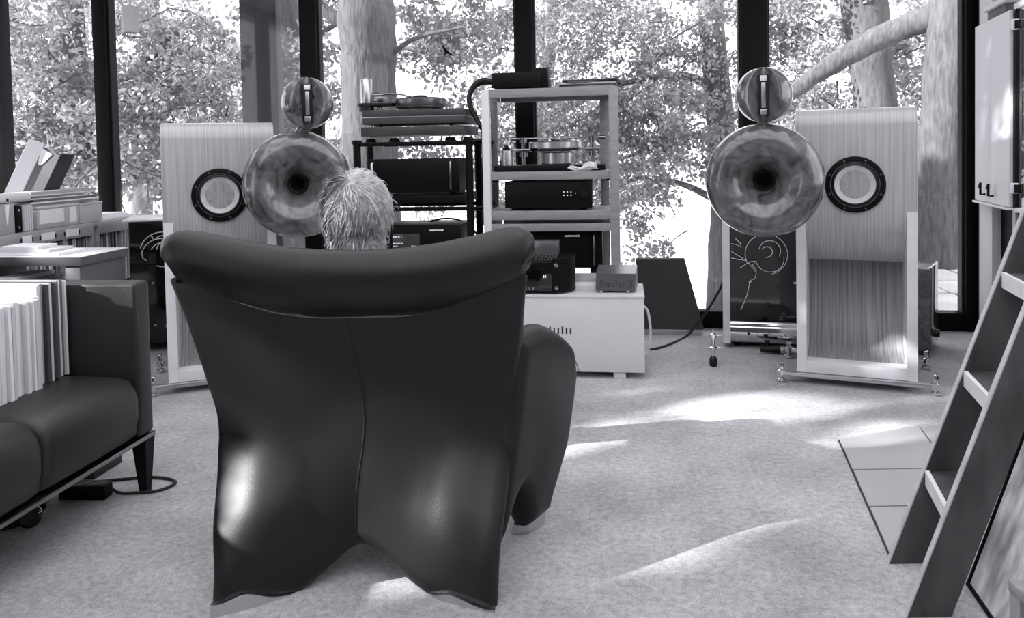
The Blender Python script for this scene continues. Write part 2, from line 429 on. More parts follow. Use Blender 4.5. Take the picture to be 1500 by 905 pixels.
def shell(midf, nu, nv, thick, rim):
    """closed thick leather shell about a middle surface, rounded at its rim"""
    P = np.array([[tuple(midf(i/nu, j/nv)) for i in range(nu+1)] for j in range(nv+1)])
    du = np.gradient(P, axis=1); dv = np.gradient(P, axis=0)
    N = np.cross(du, dv); N /= np.linalg.norm(N,axis=2,keepdims=True)+1e-9
    lu = np.concatenate([np.zeros((nv+1,1)), np.cumsum(np.linalg.norm(np.diff(P,axis=1),axis=2),axis=1)],axis=1)
    lv = np.concatenate([np.zeros((1,nu+1)), np.cumsum(np.linalg.norm(np.diff(P,axis=0),axis=2),axis=0)],axis=0)
    d = np.minimum(np.minimum(lu, lu[:,-1:]-lu), np.minimum(lv, lv[-1:,:]-lv))
    t = np.clip(d/rim,0,1); prof = np.sqrt(np.clip(1-(1-t)**2,0,1))
    T = np.array([[thick(i/nu,j/nv) for i in range(nu+1)] for j in range(nv+1)])*.5
    return P, N, prof*T
def shell_obj(midf, nu, nv, thick, rim, name, m, parent, ease=True):
    # denser sampling near the edges so the rim is round
    f = (lambda t: .5-.5*math.cos(math.pi*t)) if ease else (lambda t: t)
    P, N, H = shell(lambda u,v: midf(f(u),f(v)), nu, nv, lambda u,v: thick(f(u),f(v)), rim)
    b = B(); V1 = b.grid(P-N*H[...,None]); V2 = b.grid(P+N*H[...,None])
    bmesh.ops.remove_doubles(b.bm, verts=b.bm.verts, dist=.0004)
    return b.done(name, m, parent, smooth=75)
def thick(u,v): return .5*(.062+.024*sstep(.05,.25,v)+.03*sstep(.8,.95,v))
shell_obj(chair_mid, 56, 64, lambda u,v: thick(u,v)*2, .045, 'backrest', M_['leather'], CH)
def chair_out(u, v, off):
    e = .004
    p = chair_mid(u,v); a = chair_mid(min(1,u+e),v)-chair_mid(max(0,u-e),v); c = chair_mid(u,min(1,v+e))-chair_mid(u,max(0,v-e))
    n = a.cross(c).normalized()
    if n.dot(FWD) > 0: n = -n
    return p+n*off
# seams
b = B(); us = [.025+.95*i/70 for i in range(71)]
b.tube([chair_out(u, seam_v(2*u-1), thick(u,seam_v(2*u-1))*min(1,math.sqrt(max(.02,1-(1-min(1,min(u,1-u)*.9/.045))**2)))+.0012) for u in us], .0026, 6)
b.tube([chair_out(u, seam_v(2*u-1)-.016, thick(u,seam_v(2*u-1)-.016)*min(1,math.sqrt(max(.02,1-(1-min(1,min(u,1-u)*.9/.045))**2)))+.0004) for u in us], .0012, 6)
b.done('roll_seam', M_['stitch'], CH)
b = B(); vs_ = [.05+.75*i/50 for i in range(51)]
def seam_u(v): return .525-.055*v
b.tube([chair_out(seam_u(v), v, thick(.5,v)*math.sqrt(max(.05,1-(1-min(1,v*.75/.045))**2))+.0002) for v in vs_], .0020, 6)
b.done('centre_seam', M_['leather'], CH)
# arms (mirrored about the chair's middle plane)
def arm_mid(side):
    def f(u,v):
        zt = .675*(1-.20*u**4); zb = .035+.16*math.sin(math.pi*min(1,u/.62))**1.0*(1 if u<.62 else 0)
        z = zb+(zt-zb)*v
        xb = -.105+.085*z/.65; db = 2.22
        xf = interp([(0,.06),(.12,.095),(.25,.140),(.43,.172),(.55,.160),(.68,.125)], z)
        df = interp([(0,2.50),(.2,2.57),(.43,2.64),(.55,2.61),(.65,2.56)], z)
        x = xb+(xf-xb)*u**1.15; d = db+(df-db)*u
        x += .02*math.sin(math.pi*u)*math.sin(math.pi*v)
        if side < 0: x = -.80-x+.13*u
        return WF(x,d,z)
    return f
for s in (1,-1):
    shell_obj(arm_mid(s), 36, 36, lambda u,v: .105, .06, 'armrest', M_['leather'], CH)
    f = arm_mid(s)
    # piping along the arm and its foot
    b = B(); b.tube([f(.96-.62*i/30, .80+.13*math.sin(math.pi*i/30)**.7)+RGT*(s*.0505) for i in range(31)], .002, 6); b.done('arm_seam', M_['stitch'], CH)
    b = B(); pts = [f(.66+.33*i/12, 0) for i in range(13)]
    lo = [Vector((p.x,p.y,0)) for p in pts]; 
    nrm = RGT*.036
    hh = [.028+.022*math.sin(math.pi*i/12) for i in range(13)]
    rows = []
    for i in range(13):
        k = math.sin(math.pi*min(1,max(.12,i/12*.98+.01)))**.35
        rows.append([lo[i]-nrm*k, lo[i]+nrm*k, lo[i]+nrm*k+Vector((0,0,hh[i])), lo[i]-nrm*k+Vector((0,0,hh[i]))])
    V = b.grid(rows, closed_u=True); b.bm.faces.new(V[0]); b.bm.faces.new(V[-1][::-1])
    b.done('foot', M_['aluminium'], CH, smooth=50)
# rear feet: bright metal shoes under the two pointed legs
for (ua,ub_) in ((.004,.30),(.77,.996)):
    b = B(); rows = []
    for i in range(17):
        u = ua+(ub_-ua)*i/16; p = chair_mid(u,0.0)
        top = p.z+.012+.016*math.exp(-((abs(2*u-1)-.72)/.16)**2); k = .7+.3*math.sin(math.pi*i/16)**.5
        n = -FWD*(.037*k)
        q = Vector((p.x,p.y,0))
        rows.append([q+n*1.15, q-n, q-n+Vector((0,0,top)), q+n*1.15+Vector((0,0,top))])
    V = b.grid(rows, closed_u=True); b.bm.faces.new(V[0]); b.bm.faces.new(V[-1][::-1])
    b.done('foot', M_['aluminium'], CH, smooth=50)
# seat cushion
def seat_pt(u,v):
    return None
b = B(); b.box((-.30,.01,.26),(.30,.40,.42), .06, M=mw(CH), seg=5); b.done('seat', M_['leather'], CH, smooth=60)

# ------------------------------------------------------------------ person in the armchair
def capsule(b, p0, p1, r0, r1=None, n=14):
    r1 = r0 if r1 is None else r1
    b.cyl(p0,p1,r0,r1,n); b.sphere(p0,r0*1.005,n); b.sphere(p1,r1*1.005,n)
def remesh(o, vox, it=6):
    r = o.modifiers.new('fuse','REMESH'); r.mode = 'VOXEL'; r.voxel_size = vox; r.use_smooth_shade = True
    s = o.modifiers.new('soften','SMOOTH'); s.iterations = it; s.factor = .5
HX = -.474                      # head, sideways position
HC = WF(HX+.005,2.345,1.022)
pel = WF(-.42,2.52,.46); chest = WF(-.43,2.38,.71); neck0 = WF(-.445,2.345,.80); neck1 = WF(HX,2.345,.97)
b = B()
capsule(b, pel, WF(-.42,2.44,.60), .135,.14); capsule(b, WF(-.42,2.44,.60), chest, .14,.15)
capsule(b, WF(-.57,2.36,.745), WF(-.28,2.36,.745), .062); capsule(b, neck0, neck1, .062,.058)
Mh = Matrix.Rotation(YAW+R(9),3,'Z')
def hv(x,y,z): return HC + Mh @ Vector((x,y,z))
b.sphere(HC+Vector((0,0,.012)), .092, 24, (1,1.16,1.12), Mh)           # skull
b.sphere(hv(0,.045,-.055), .066, 20, (.92,1.0,1.15), Mh)               # jaw and face
b.sphere(hv(0,.072,-.105), .030, 12)                                   # chin
capsule(b, hv(0,.108,.005), hv(0,.126,-.035), .010,.015,10)           # nose
for s in (-1,1):
    b.sphere(hv(s*.094,-.002,-.015), .030, 14, (.35,.75,1.15), Mh)      # ears
    b.sphere(hv(s*.096,.008,-.035), .014, 10, (.5,.8,1), Mh)
    b.sphere(hv(s*.034,.092,.022), .020, 10, (1.3,.6,.5), Mh)          # brows
    b.sphere(hv(s*.033,.092,.0), .013, 10)
capsule(b, hv(-.022,.106,-.066), hv(.022,.106,-.066), .009,.009,10)    # mouth
for s in (-1,1):
    hip = WF(-.42+s*.10,2.54,.47); knee = WF(-.42+s*.14,2.98,.52); ank = WF(-.42+s*.13,3.10,.10)
    capsule(b, hip, knee, .085,.058); capsule(b, knee, ank, .055,.036)
    capsule(b, ank+Vector((0,0,-.05)), ank+FWD*.16+Vector((0,0,-.065)), .036,.030)
    sh = WF(-.42+s*.175,2.36,.745); el = WF(-.42+s*.26,2.47,.57); wr = WF(-.42+s*.20,2.70,.575)
    capsule(b, sh, el, .052,.040); capsule(b, el, wr, .040,.026)
    pal = wr+FWD*.06+RGT*(-s*.02)+Vector((0,0,-.004)); capsule(b, wr, pal, .026,.024)
    for k in range(4):
        o_ = (k-1.5)*.019
        k0 = pal+RGT*o_+FWD*.012; k1 = k0+FWD*(.040-.004*abs(k-1.3))+Vector((0,0,-.004)); k2 = k1+FWD*(.034-.004*abs(k-1.3))+Vector((0,0,-.02))
        capsule(b,k0,k1,.0092,.0088,8); capsule(b,k1,k2,.0088,.0078,8)
    t0 = wr+FWD*.03+RGT*(-s*.024); t1 = t0+FWD*.03+RGT*(-s*.026); t2 = t1+FWD*.028+RGT*(-s*.006)+Vector((0,0,-.006))
    capsule(b,t0,t1,.011,.010,8); capsule(b,t1,t2,.010,.0085,8)
PE = b.done('person', M_['skin'], None); remesh(PE,.0065,5)
tag(PE,'person with short tousled light grey hair seated in the armchair, facing away','person')
TM[PE.name] = Matrix.Identity(4)
b = B()
capsule(b, pel+Vector((0,0,.02)), WF(-.42,2.44,.60), .15,.153); capsule(b, WF(-.42,2.44,.60), chest, .153,.163)
capsule(b, WF(-.57,2.36,.745), WF(-.28,2.36,.745), .074); capsule(b, neck0, neck0+(neck1-neck0)*.12, .070,.066)
for s in (-1,1):
    sh = WF(-.42+s*.175,2.36,.745); el = WF(-.42+s*.26,2.47,.57); wr = WF(-.42+s*.20,2.70,.575)
    capsule(b, sh, el, .066,.052); capsule(b, el, lerp(el,wr,.9), .052,.038)
o = b.done('shirt', M_['shirt'], PE); remesh(o,.011,4)
b = B()
for s in (-1,1):
    hip = WF(-.42+s*.10,2.54,.47); knee = WF(-.42+s*.14,2.98,.52); ank = WF(-.42+s*.13,3.10,.10)
    capsule(b, hip, knee, .097,.070); capsule(b, knee, lerp(knee,ank,.95), .068,.055)
capsule(b, WF(-.52,2.54,.47), WF(-.32,2.54,.47), .10)
o = b.done('trousers', M_['trousers'], PE); remesh(o,.012,4)
# shoes
for s in (-1,1):
    ank = WF(-.42+s*.13,3.10,.10)
    b = B(); capsule(b, ank+Vector((0,0,-.052)), ank+FWD*.17+Vector((0,0,-.062)), .048,.038,16); o = b.done('shoe', M_['black_steel'], PE)
# hair: cap of short strands combed down from the crown
crown = Vector((-.015,-.075,.100))
def hair_obj():
    vs=[]; fs=[]
    r = np.random.default_rng(5); n = 0
    while n < 8600:
        d = r.normal(size=3); d /= np.linalg.norm(d)
        p = np.array([d[0]*.096, d[1]*.112, d[2]*.110+.012])
        if n > 7300:
            a_ = r.uniform(-1.9,1.9); p = np.array([.076*math.sin(a_), -.012-.078*math.cos(a_), r.uniform(-.125,-.03)]); d = np.array([math.sin(a_)*.09,-math.cos(a_)*.1,0.0])
        # hairline: nothing on the face
        if p[1] > .045 and p[2] < .075: continue
        if p[1] > .0 and p[2] < .02+.3*p[1] and abs(p[0])<.2: continue
        if p[2] < -.13: continue
        n += 1
        nn = np.array([d[0]/.096, d[1]/.112, d[2]/.110]); nn /= np.linalg.norm(nn)
        c = np.array(crown); t = p-c; t -= nn*t.dot(nn); 
        lt = np.linalg.norm(t); t = t/lt if lt > 1e-4 else np.array([0,-1,0.])
        sw = np.cross(nn,t); t = t+sw*(.45*math.exp(-lt/.07)+r.normal()*.26+.30*math.sin(p[0]*75+p[2]*40)); t /= np.linalg.norm(t)
        L = r.uniform(.026,.050); lift = r.uniform(.03,.20)+(.45 if r.random()<.04 else 0); wd = r.uniform(.0011,.0023)
        side = np.cross(nn,t)
        k0 = len(vs); S = 5
        curl = r.normal()*.25
        for i in range(S+1):
            a = i/S
            q = p+nn*(.004+L*lift*(a-.55*a*a)*1.3)+t*L*a+np.array([0,0,-1])*L*.22*a*a+side*L*curl*a*a
            w_ = wd*(1-.75*a)
            for sg in (-1,1): vs.append(tuple(q+side*w_*sg+nn*w_*.5*sg))
        for i in range(S): 
            k=k0+2*i; fs.append((k,k+1,k+3,k+2))
    me = bpy.data.meshes.new('hair'); me.from_pydata([tuple(hv(*v)) for v in vs],[],fs); me.update()
    o = link('hair', me, M_['hair'], PE, True, 0); tag(o, label='short tousled light grey hair')
    b = B(); rr = bmesh.ops.create_uvsphere(b.bm, u_segments=40, v_segments=28, radius=1)
    kill = []
    for v in b.bm.verts:
        p = v.co; q = Vector((p.x*.0995, p.y*.1155, p.z*.1135+.012))
        if (q.y > .05 and q.z < .075) or (q.y > .0 and q.z < .02+.3*q.y) or q.z < -.10: kill.append(v)
        v.co = hv(*q)
    bmesh.ops.delete(b.bm, geom=kill, context='VERTS')
    rows = [[hv(.074*math.sin(a_), -.010-.074*math.cos(a_), z_) for a_ in [-1.9+3.8*i/20 for i in range(21)]] for z_ in (-.135,-.10,-.06,-.02)]
    b.grid(rows)
    b.done('hair_undercoat', M_['hair_base'], PE, local=True)
hair_obj()

# ------------------------------------------------------------------ sofa with records on its seat
SX, SY = -1.69, 2.60      # front face, far end
so_ = thing('sofa', (SX-.40,1.75,0), 0, 'black leather sofa on thin metal legs, its seat piled with records', 'sofa')
b = B(); b.box((SX-.80,SY-.085,.215),(SX,SY,.762), .014, seg=3); b.done('armrest', M_['sofa_leather'], so_)
b = B(); b.box((SX-.80,.85,.215),(SX,.935,.762), .014, seg=3); b.done('armrest', M_['sofa_leather'], so_)
b = B(); b.box((SX-.80,.935,.215),(SX-.68,SY-.085,.762), .02, seg=3); b.done('backrest', M_['sofa_leather'], so_)
for (y0,y1) in ((2.055,SY-.088),(1.49,2.049),(.938,1.484)):
    b = B(); P = []
    # cushion loft: rounded front, soft top
    prof = [(-.68,.22),(-.02,.22),(.0,.235),(.012,.30),(.012,.36),(.0,.405),(-.02,.428),(-.055,.440),(-.20,.442),(-.45,.436),(-.68,.43)]
    for (yy,sh) in ((y0,.022),(y0+.012,.006),(y0+.035,0),((y0+y1)/2,-.004),(y1-.035,0),(y1-.012,.006),(y1,.022)):
        P.append([Vector((SX+px_-(sh if px_>-.1 else 0), yy, z-(sh if z>.38 else 0))) for px_,z in prof])
    V = b.grid(P, closed_u=True); b.bm.faces.new(V[0]); b.bm.faces.new(V[-1][::-1])
    c = b.done('seat_cushion', M_['sofa_leather'], so_, smooth=60)
b = B(); b.box((SX-.80,.85,.198),(SX+.004,SY,.214), .003); b.done('base_rail', M_['dark_chrome'], so_)
for (x,y) in ((SX-.025,SY-.03),(SX-.77,SY-.03),(SX-.025,.90),(SX-.77,.90)):
    b = B(); b.hexa([(x-.014,y-.014,0),(x+.014,y-.014,0),(x+.014,y+.014,0),(x-.014,y+.014,0)],[(x-.03,y-.028,.198),(x+.026,y-.028,.198),(x+.026,y+.028,.198),(x-.03,y+.028,.198)])
    b.done('leg', M_['rack_black'], so_)
# records on the seat: sleeves standing across the seat, backs to the room
y = 2.500; i = 0; rr = random.Random(3)
while y > 1.94:
    t = rr.uniform(.006,.016) if i else .010
    h = .335 if i < 12 else .30
    h += rr.uniform(-.006,.004); x1 = -1.945 + rr.uniform(-.008,.012) + (0 if i<14 else .03)
    sh = [.66,.10,.62,.60,.12,.05,.06,.5,.05,.3,.55,.62,.66][i] if i < 13 else rr.choice([.5,.62,.7,.74,.42,.66])
    m = min(LPM, key=lambda q: abs(q.node_tree.nodes['Principled BSDF'].inputs['Base Color'].default_value[0]-sh))
    b = B(); b.box((x1-h,y-t+.0008,.443),(x1,y,.443+h),.0008,seg=1)
    lean = Matrix.Translation((0,y,.443)) @ Matrix.Rotation(R(rr.uniform(-.4,.4)),4,'X') @ Matrix.Translation((0,-y,-.443))
    bmesh.ops.transform(b.bm, matrix=lean, verts=b.bm.verts)
    o = b.done('record_sleeve', m, None, smooth=0)
    tag(o,'%s record sleeve from the armrest in the row on the sofa seat'%ordinal(i+1),'record','records on the sofa')
    y -= t; i += 1

# things under the sofa
pb = thing('power_strip', AZ(126,728), YAW*.6, 'small black power brick on the carpet in front of the sofa leg', 'power strip')
b = B(); b.box((-.085,-.026,0),(.085,.026,.052),.004); b.done('body', M_['amp_black'], pb, local=True)
for k in (-1,0,1):
    b = B(); b.box((k*.052-.020,-.017,.052),(k*.052+.020,.017,.0535),.001); b.done('socket', M_['dark_chrome'] if k==-1 else M_['rubber'], pb, local=True)
p0 = AZ(161,722); p0.z = .018
b = B(); b.tube(spline([p0, AZ(175,724), AZ(200,724), AZ(230,721), AZ(250,714), AZ(257,708), AZ(245,703), AZ(220,701), AZ(190,703), AZ(150,707), AZ(115,710), AZ(90,714)],5), .0055, 8)
for v in b.bm.verts: v.co.z += .006
tag(b.done('power_cable', M_['cable']), 'black cable looping over the carpet round the sofa leg','cable')
q = AZ(158,700); qa = AZ(127,702); qb = AZ(190,677); bx = thing('flat_box', ((qa.x+qb.x)/2-.15,(qa.y+qb.y)/2,0), 0, 'flat dark box lying on the carpet under the sofa', 'box')
b = B(); hy_ = (qb.y-qa.y)/2; b.box((-.15,-hy_,0),(.15,hy_,.070),.004); b.done('body', M_['panel_black'], bx, local=True)
b = B(); b.box((-.152,-hy_-.002,.064),(.152,hy_+.002,.076),.003); b.done('lid', M_['amp_black'], bx, local=True)
q = AZ(22,768); co = thing('headphones', q, 0, 'shiny black headphones with chrome rings lying under the sofa edge', 'headphones')
b = B(); b.tube([(math.cos(a)*.085-.03, math.sin(a)*.075+.03, .030+.012*math.sin(a)) for a in [R(20+300*i/26) for i in range(27)]], .016, 10); b.done('headband', M_['rubber'], co, local=True)
for (x,y,a) in ((.065,-.01,.5),(-.10,-.035,-.4)):
    Mx = Matrix.Translation((x,y,.036)) @ Matrix.Rotation(a,4,'Z') @ Matrix.Rotation(R(78),4,'X')
    b = B(); b.lathe([(0,-.02),(.026,-.02),(.036,-.012),(.036,.010),(.028,.018),(0,.018)],20,Mx); e = b.done('ear_cup', M_['piano_black'], co, local=True)
    b = B(); b.lathe([(.0362,-.004),(.0375,-.001),(.0375,.004),(.0362,.007)],20,Mx); b.done('ring', M_['chrome'], e, local=True)
# ------------------------------------------------------------------ loudspeakers
def toward(p, tgt):
    d = (Vector(tgt)-Vector(p)).normalized(); return d
def speaker(base_px, D, fac, horn_px, horn_D, tw_px, label, flip):
    p = CP(base_px, 400, D); p.z = 0
    th = -math.atan2(p.x,p.y)*fac
    S = thing('horn_loudspeaker', p, th, label, 'loudspeaker', 'pair of horn loudspeakers')
    W, H, Z0 = .545, 1.37, .055; hw = W/2; sd = .046; DP = .52
    # side panels: profile in y,z
    top_r = .085
    arc = [(top_r-top_r*math.cos(R(a)), H-top_r+top_r*math.sin(R(a))) for a in range(0,91,15)]
    side = [(0,Z0)] + arc + [(DP-.10,H),(DP,H-.22),(DP-.05,.72),(DP+.02,.30),(DP,Z0)]
    for s in (-1,1):
        x0 = -hw if s < 0 else hw-sd
        b = B(); b.prism([(x0,y,z) for y,z in side], (sd,0,0)); o = b.done('side_panel', M_['ply_edge'], S, local=True, smooth=35)
    # front skin: rolls over the top, flows back into the horn mouth
    prof = [(.24,.60),(.17,.63),(.10,.685),(.05,.74),(.018,.79),(.004,.84),(-.004,.90),(-.004,1.1)] + [(y-.004 if a else y-.004, z+.004) for a,(y,z) in enumerate(arc)] + [(DP-.10,H+.004)]
    inn = [(y+.02, z-.006) for y,z in prof]
    n = len(prof)
    b = B(); V = b.grid([[(-hw+.002,y,z) for y,z in prof+inn[::-1]],[(hw-.002,y,z) for y,z in prof+inn[::-1]]], closed_u=True)
    b.bm.faces.new(V[0]); b.bm.faces.new(V[1][::-1])
    b.done('front_panel', M_['ply'], S, local=True, smooth=50)
    b = B(); b.box((-hw+sd,0.0,Z0),(hw-sd,DP,Z0+.055),.002); b.done('bottom_panel', M_['ply_edge'], S, local=True)
    # curved back of the mouth
    pr = [(.10,Z0+.055),(.22,Z0+.075),(.30,Z0+.12),(.36,Z0+.22),(.40,.40),(.42,.60),(.43,.80)]
    b = B(); V = b.grid([[(-hw+sd,y,z) for y,z in pr]+[(-hw+sd,y+.02,z-.01) for y,z in pr[::-1]],[(hw-sd,y,z) for y,z in pr]+[(hw-sd,y+.02,z-.01) for y,z in pr[::-1]]], closed_u=True)
    b.done('mouth_panel', M_['ply_dark'], S, local=True, smooth=60)
    b = B(); b.box((-hw+sd,DP-.06,.70),(hw-sd,DP-.04,H-.2)); b.done('rear_panel', M_['ply_dark'], S, local=True)
    b = B(); b.box((-.05,.20,Z0+.081),(.05,.235,Z0+.083)); 
    # driver
    zc = 1.0; Mw = Matrix.Translation((0,-.004,zc)) @ Matrix.Rotation(R(90),4,'X')
    b = B(); b.lathe([(.137,-.004),(.137,.010),(.130,.014),(.112,.014),(.106,.008)],56,Mw); wf = b.done('woofer', M_['black_steel'], S, local=True)
    b = B(); b.lathe([(.108,.006),(.104,.017),(.097,.019),(.093,.010)],56,Mw); b.done('surround', M_['rubber'], wf, local=True)
    b = B(); b.lathe([(.112,.0145),(.112,.0165),(.108,.0165),(.108,.0145)],56,Mw); b.done('trim_ring', M_['chrome'], wf, local=True)
    b = B(); b.lathe([(.093,.010),(.07,.0),(.04,-.016),(.026,-.022),(0,-.022)],56,Mw); b.done('cone', M_['cone'], wf, local=True)
    b = B(); b.lathe([(.028,-.020),(.028,-.006),(.024,.000),(.021,-.002),(.021,-.008),(0,-.002)],32,Mw); b.done('dust_cap', M_['silver'], wf, local=True)
    b = B()
    for k in range(8):
        a = R(22+45*k); b.box((.03,-.0012,-.0165),(.078,.0012,-.010), M=Mw @ Matrix.Rotation(a,4,'Z') @ Matrix.Translation((0,0,.014)) @ Matrix.Rotation(R(-19),4,'Y'))
    b.done('cone_rib', M_['file_grey'], wf, local=True)
    for k in range(8):
        a = R(22.5+45*k); b = B(); c = Vector((.124*math.cos(a),-.014-.004,zc+.124*math.sin(a))); b.cyl(c, c+Vector((0,-.004,0)), .0045, n=10); b.done('bolt', M_['silver_dark'], wf, local=True)
    # outrigger rails and spiked feet
    for y in (-.01, DP-.06):
        b = B(); b.box((-hw-.06,y-.016,.034),(hw+.06,y+.016,.054),.004); rl = b.done('outrigger', M_['aluminium'], S, local=True)
        for s in (-1,1):
            x = s*(hw+.072)
            b = B(); b.lathe([(0,0),(.014,0),(.022,.006),(.022,.016),(.010,.022),(.010,.034),(.020,.036),(.020,.058),(.010,.064),(.010,.078),(.015,.082),(.013,.096),(0,.104)],18,Matrix.Translation((x,y,0)))
            b.done('foot', M_['chrome'], rl, local=True, smooth=35)
    # big round horn
    hc = CP(*horn_px, horn_D); inv = mw(S).inverted()
    ax = toward(hc, WF(-.03,.3,1.17))
    q = ax.to_track_quat('Z','Y').to_matrix().to_4x4()
    Mh_ = inv @ Matrix.Translation(hc) @ q
    RR = .268
    prof = [(0,-.30),(.022,-.30),(.024,-.26),(.032,-.20),(.046,-.14),(.066,-.085),(.092,-.040),(.122,-.008),(.150,.010),(.175,.018),(.200,.017),(.225,.006),(.245,-.014),(.260,-.040),(RR,-.072),(RR,-.085),(.258,-.094),(.225,-.086),(.17,-.095),(.12,-.13),(.085,-.18),(.06,-.25),(.05,-.32),(0,-.32)]
    # resample smooth
    b = B(); b.lathe(prof,72,Mh_); hn = b.done('midrange_horn', M_['burl'], S, local=True, smooth=55)
    b = B(); b.lathe([(0,-.285),(.023,-.285),(.026,-.245),(.034,-.196),(.0455,-.141),(.0545,-.117)],40,Mh_); b.done('throat', M_['horn_black'], hn, local=True)
    b = B(); b.lathe([(0,-.48),(.085,-.48),(.095,-.47),(.095,-.35),(.085,-.335),(.05,-.30)],32,Mh_); b.done('compression_driver', M_['rubber'], hn, local=True)
    # support arm to the cabinet
    dl = inv @ (hc - ax*.40); b = B(); sx = -hw if dl.x < 0 else hw
    b.cyl(dl, Vector((sx,.30,dl.z)), .022, n=14); b.cyl(dl, Vector((dl.x,dl.y,dl.z-.10)), .03, n=14); b.done('horn_bracket', M_['black_steel'], S, local=True)
    # tweeter: ball with a vertical slot
    tc = CP(*tw_px, horn_D+.04); ax2 = toward(tc, WF(-.05 if flip else .0,.3,1.2)); q2 = ax2.to_track_quat('Z','Y')
    Mt = inv @ Matrix.Translation(tc) @ Matrix.LocRotScale(None, q2, None)
    # local: z toward listener, y up
    Rt = .128; b = B(); rows = []
    nu, nv = 72, 40
    for j in range(1,nv):
        ph = math.pi*j/nv; row = []
        for i in range(nu):
            a = 2*math.pi*i/nu
            # denser towards the slot
            x = Rt*math.sin(ph)*math.sin(a); z = Rt*math.sin(ph)*math.cos(a); y = Rt*math.cos(ph)
            w_ = .62*Rt*math.sin(ph)
            if z > 0 and abs(x) < w_:
                k = 1-abs(x)/w_
                z = z*(1-.86*min(1,k*1.3)**.9)
            row.append(Mt @ Vector((x,y,z)))
        rows.append(row)
    V = b.grid(rows, closed_u=True)
    for (row,yy) in ((V[0],Rt),(V[-1],-Rt)):
        c = b.bm.verts.new(Mt @ Vector((0,yy,0)))
        for i in range(nu): b.bm.faces.new((row[i],row[(i+1)%nu],c))
    tw = b.done('tweeter_horn', M_['burl'], S, local=True, smooth=32)
    b = B(); b.box((-.023,-.092,.005),(.023,.092,.034),.002,M=Mt); b.done('slot', M_['horn_black'], tw, local=True)
    b = B(); b.box((-.009,-.058,.030),(.009,.058,.0375),.001,M=Mt); b.done('ribbon', M_['silver'], tw, local=True)
    for s in (-1,1):
        b = B(); b.box((-.0145,s*.077-.012,.028),(.0145,s*.077+.012,.042),.002,M=Mt); b.done('ribbon_clamp', M_['card_white'] if s>0 else M_['silver'], tw, local=True)
    b = B(); pa = inv @ tc; pbm = inv @ hc
    b.cyl(pa+Vector((0,.03,-.10)), pbm+Vector((0,.10,.20)), .03,.04, n=16); b.done('tweeter_neck', M_['burl'], S, local=True)
    return S
SPR = speaker(1253, 3.82, .98, (1118,264), 3.60, (1119,139), 'right horn loudspeaker, in front of the tree trunks, bare carpet before it', True)
SPL = speaker(326, 4.03, .98, (437,270), 3.86, (450,151), 'left horn loudspeaker, partly hidden behind the armchair', False)

# ------------------------------------------------------------------ black bass cabinets with etched scrolls
def arcpts(cx,cz,r,a0,a1,n=18,rz=None):
    rz = rz or r
    return [(cx+r*math.cos(R(a0+(a1-a0)*i/(n-1))), cz+rz*math.sin(R(a0+(a1-a0)*i/(n-1)))) for i in range(n)]
SCROLL = [arcpts(.205,.545,.118,-75,210,30)+[(.115,.500),(.150,.505),(.128,.482),(.150,.455)],
          arcpts(.225,.520,.078,10,-170,24), arcpts(.225,.565,.060,170,-30,22), arcpts(.210,.560,.030,150,-60,12)+[(.205,.525)],
          [(.010,.560),(.050,.535),(.095,.505),(.050,.512),(.010,.520)], [(.060,.465),(.105,.495),(.150,.440),(.140,.400),(.115,.390),(.095,.300),(.060,.215)],
          [(.030,.640),(.060,.610),(.065,.585),(.040,.600),(.010,.605)]]
SCROLL2 = [arcpts(.175,.575,.125,165,20,26), arcpts(.165,.555,.105,170,55,18), arcpts(.180,.560,.075,150,-120,26), arcpts(.195,.590,.050,175,40,14),
           [(.060,.590),(.065,.545),(.085,.530)], [(.120,.680),(.130,.650),(.155,.672),(.215,.690),(.235,.640)]]
